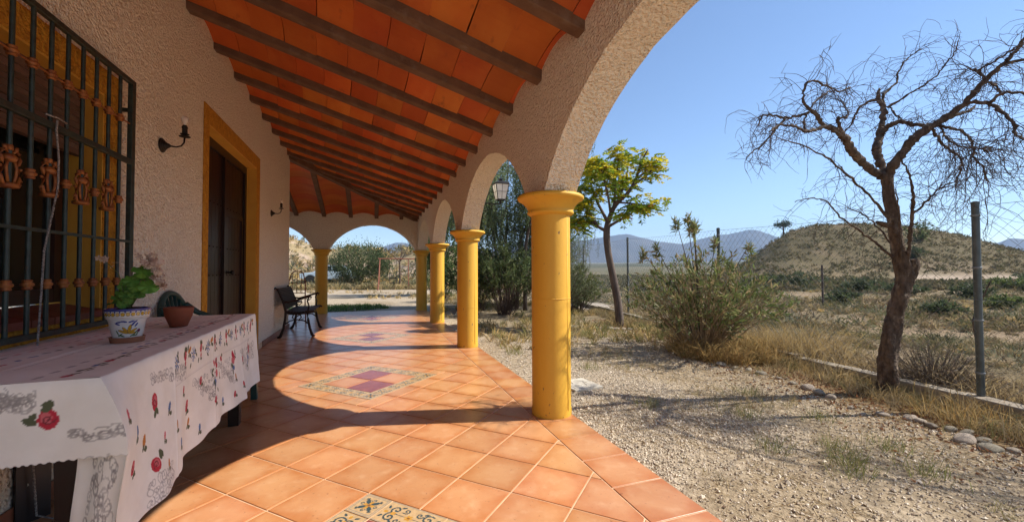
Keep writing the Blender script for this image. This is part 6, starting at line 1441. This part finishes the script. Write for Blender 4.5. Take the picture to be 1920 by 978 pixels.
def stones():
    me = [stone_mesh(k) for k in range(7)]; rr = random.Random(12); line = [(3.72, 4.30), (3.76, 4.05), (3.80, 3.85), (3.78, 3.66), (3.80, 3.50), (3.83, 3.36), (3.80, 3.22), (3.84, 3.02), (3.80, 2.84), (3.74, 2.68), (3.70, 2.54), (3.66, 2.42), (3.56, 2.2), (3.50, 2.08), (3.62, 2.02), (3.70, 1.90), (3.71, 1.84), (3.62, 1.76), (3.70, 1.68), (3.66, 1.60), (3.56, 1.55), (3.64, 1.50), (3.52, 1.42), (3.60, 1.36), (3.46, 1.30), (3.56, 1.22)]
    big = {9: (.056, 'large grey stone standing in the gravel left of the bare tree'), 10: (.050, 'broad pale stone lying just right of the large grey stone'), 20: (.050, 'dark rounded stone in the edging row at the right of the photo'), 22: (.045, 'pale oval stone in front of the dark rounded stone'), 3: (.052, 'roundish pale boulder in the row below the oleander')}
    for i, (x, y) in enumerate(line):
        r = big[i][0] if i in big else rr.uniform(.020, .045); o = put('stone', me[i % 7], loc=(x + rr.uniform(-.03, .03), y, float(terrain(x, y)) + r * .22)); o.scale = (r * rr.uniform(1.05, 1.5), r * rr.uniform(.8, 1.1), r * rr.uniform(.55, .75)); o.rotation_euler = (rr.uniform(-.2, .2), rr.uniform(-.2, .2), rr.uniform(-.7, .7))
        tag(o, big[i][1] if i in big else 'small stone in the row edging the gravel', 'stone', None if i in big else 'stones edging the gravel')
    for k in range(17):   # second row at the foot of the young tree
        x = 3.55 + .10 * k + rr.uniform(-.04, .04); y = 7.05 - .075 * k + rr.uniform(-.05, .05); r = rr.uniform(.035, .06); o = put('stone', me[k % 7], loc=(x, y, float(terrain(x, y)) + r * .3)); o.scale = (r * 1.5, r, r * .7); o.rotation_euler.z = rr.uniform(-.6, .6); tag(o, 'pale stone in the row at the foot of the young tree', 'stone', 'stones by the young tree')
stones()
def far_shrubs():
    k = 0
    for u, f, r, h, cols in ((.62, 33, 1.1, 1.1, 1), (.70, 31, 1.9, 1.25, 0), (.86, 25, 1.2, .9, 0), (.98, 54, 1.5, 1.6, 0), (1.0, 62, 2.2, 3.2, 2), (.53, 24, 1.0, .8, 1), (.80, 17, .7, .6, 0), (.96, 22, .9, .7, 0), (1.12, 19, .9, .8, 0), (1.24, 26, 1.4, 1.0, 2), (.40, 17, .8, .7, 2), (.36, 26, 1.2, .9, 1), (.47, 12.5, .55, .5, 2), (1.05, 12, .5, .45, 0), (1.2, 14, .55, .5, 2), (1.28, 40, 1.6, 1.3, 0)):
        q = RGT * u * f + FWD * f; z = float(terrain(q[0], q[1])); C = [[(.085, .11, .05), (.11, .135, .06), (.065, .08, .04)], [(.06, .075, .045), (.08, .095, .05)], [(.13, .17, .05), (.17, .20, .07), (.10, .13, .045)]][cols]
        bush('steppe_shrub', ['low olive green shrub standing out of the dry steppe beyond the fence', 'dark low shrub standing out of the dry steppe beyond the fence', 'fresh green shrub standing out of the dry steppe beyond the fence'][cols], 'shrub', (q[0], q[1], z - .05), r, h, 36, 900, C, .10 * (1 + f / 24), .035 * (1 + f / 24), 900 + k, tuft=4, bare=.1, dense=1.5, group=['olive steppe shrubs', 'dark steppe shrubs', 'green steppe shrubs'][cols], stem_r=.012); k += 1
far_shrubs()
def far_posts():
    for i, (u, f, h) in enumerate(((.758, 14.6, 1.55), (.80, 20.5, 1.4))):
        if i: continue
        q = RGT * u * f + FWD * f; z = float(terrain(q[0], q[1])); o = MB().tube([(0, 0, -.2), (.01, 0, h * .5), (0, 0, h)], .032, 8).build('wooden_post', M['bark_grey'], loc=(q[0], q[1], z)); tag(o, 'thin pale wooden post standing alone in the steppe beyond the fence', 'post')
    q = RGT * 1.165 * 4.3 + FWD * 4.3; z = float(terrain(q[0], q[1])); m = MB(); m.tube([(-.28, 0, .0), (-.22, 0, .2), (-.19, .05, .55), (-.02, .05, .76), (.05, 0, .98)], [.012, .012, .011, .010, .005], 6); o = m.build('dead_branch', M['bark'], loc=(q[0], q[1], z)); tag(o, 'dead crooked branch sticking up behind the near fence post', 'branch')
far_posts()
def swing():
    b = np.array([.405, 25.3]); t = thing('swing_frame', 'rusty red garden swing frame at the far edge of the gravel yard', 'swing', (b[0], b[1], float(terrain(b[0], b[1])) - .02)); W = 5.2; H = 1.85
    m = MB(); ax = np.array([math.cos(-.05), math.sin(-.05), 0]); ay = np.array([-ax[1], ax[0], 0])
    for s in (0, 1):
        c = ax * W * s
        for k in (-1, 1): MB().tube([c + ay * .75 * k + ax * (-.08 if s == 0 else .08), c + UPV * H], .032, 8).build('leg', M['rusty'], t)
        MB().tube([c + ay * .42 + UPV * H * .44, c - ay * .42 + UPV * H * .44], .018, 6).build('brace', M['rusty'], t)
    MB().tube([ax * -.1 + UPV * H, ax * (W + .1) + UPV * H], .034, 8).build('crossbar', M['rusty'], t)
    MB().tube([ax * 1.62 + UPV * H, ax * 1.64], .028, 6).build('leg', M['rusty'], t); MB().tube([ax * 3.3 + UPV * H, ax * 3.3], .022, 6).build('leg', M['rusty'], t)
    for c in (.75, 2.3, 4.2):
        st = MB(); o = ax * c; st.box((-.22, -.13, .40), (.22, .13, .43), at=o).box((-.22, .12, .66), (.22, .15, .72), at=o)
        sw = st.build('swing_seat', M['iron'], t)
        ch = MB()
        for s in (-1, 1): ch.tube([o + ax * .2 * s + UPV * H, o + ax * .2 * s + UPV * .72 + ay * .13, o + ax * .2 * s + UPV * .42], .010, 4); ch.tube([o + ax * .2 * s + ay * .13 + UPV * .7, o + ax * .2 * s - ay * .1 + UPV * .42], .010, 4)
        ch.build('chains', M['iron'], sw)
swing()
def car():
    z = float(terrain(-3.2, 36.5)); t = thing('parked_car', 'pale blue parked car mostly hidden behind the olive tree', 'car', (-3.4, 36.0, z - .1), .1)
    L, W = 4.0, 1.65
    def body(prof, w0, w1):
        m = MB(); n = len(prof); a = [(x, -w, zz) for (x, zz), w in zip(prof, w0)]; b = [(x, w, zz) for (x, zz), w in zip(prof, w0)]; m.ngon(a + b, [list(range(n)), [2 * n - 1 - i for i in range(n)]] + [[(i + 1) % n, i, n + i, n + (i + 1) % n] for i in range(n)]); return m
    P = [(-2, .35), (-2, .62), (-1.95, .72), (-1.1, .82), (-.35, .86), (1.55, .88), (1.95, .82), (2.0, .55), (1.98, .32), (1.65, .28), (1.55, .45), (1.35, .58), (1.1, .58), (.9, .45), (.8, .26), (-.85, .26), (-.95, .45), (-1.15, .58), (-1.4, .58), (-1.6, .45), (-1.7, .28)]
    o = body(P, [.82] * len(P), None).build('body', M['car_paint'], t); bevel(o, .04, 2)
    C = [(-1.05, .83), (-.45, 1.32), (-.25, 1.38), (1.0, 1.38), (1.3, 1.30), (1.75, .88)]; o = body(C, [.78, .64, .62, .62, .64, .76], None).build('cabin', M['car_paint'], t); bevel(o, .03, 2)
    for s in (-1, 1):
        m = MB()
        for q in ([(-.85, .90), (-.42, 1.27), (.25, 1.30), (.25, .90)], [(.32, .90), (.32, 1.30), (1.0, 1.30), (1.45, .92)]): m.ngon([(x, s * (.785 - (zz - .83) * .27), zz) for x, zz in q], [[0, 1, 2, 3]])
        m.build('side_window', M['dark_glass'], t, kind='stuff')
    MB().ngon([(-1.02, -.66, .89), (-1.02, .66, .89), (-.50, .58, 1.30), (-.50, -.58, 1.30)], [[0, 1, 2, 3]]).build('windscreen', M['dark_glass'], t)
    for x in (-1.28, 1.22):
        for s in (-1, 1):
            w_ = MB().lathe([(.16, -.09), (.29, -.09), (.31, -.06), (.31, .06), (.29, .09), (.16, .09)], 24, axis='y').build('wheel', M['tyre'], t, loc=(x, s * .74, .31)); MB().lathe([(.16, -.07), (.16, .085), (.06, .095)], 16, axis='y').build('rim', M['galvanised'], w_)
    for s in (-1, 1): MB().lathe([(.09, 0), (.075, -.03)], 12, axis='x').build('headlight', M['lamp_glass'], t, loc=(-1.99, s * .6, .62))
car()

# ------------------------------------------------------------------ air
def haze():
    hb = MB().box((-3600, -3600, -6), (3600, 3600, 420)); o = hb.build('haze', None, kind='stuff')
    m = bpy.data.materials.new('haze'); m.use_nodes = True; t = m.node_tree; t.nodes.remove(t.nodes['Principled BSDF']); v = t.nodes.new('ShaderNodeVolumePrincipled')
    v.inputs['Color'].default_value = (.46, .66, 1.0, 1); v.inputs['Density'].default_value = 2.0e-4; t.links.new(v.outputs[0], t.nodes['Material Output'].inputs['Volume']); o.data.materials.append(m)
haze()
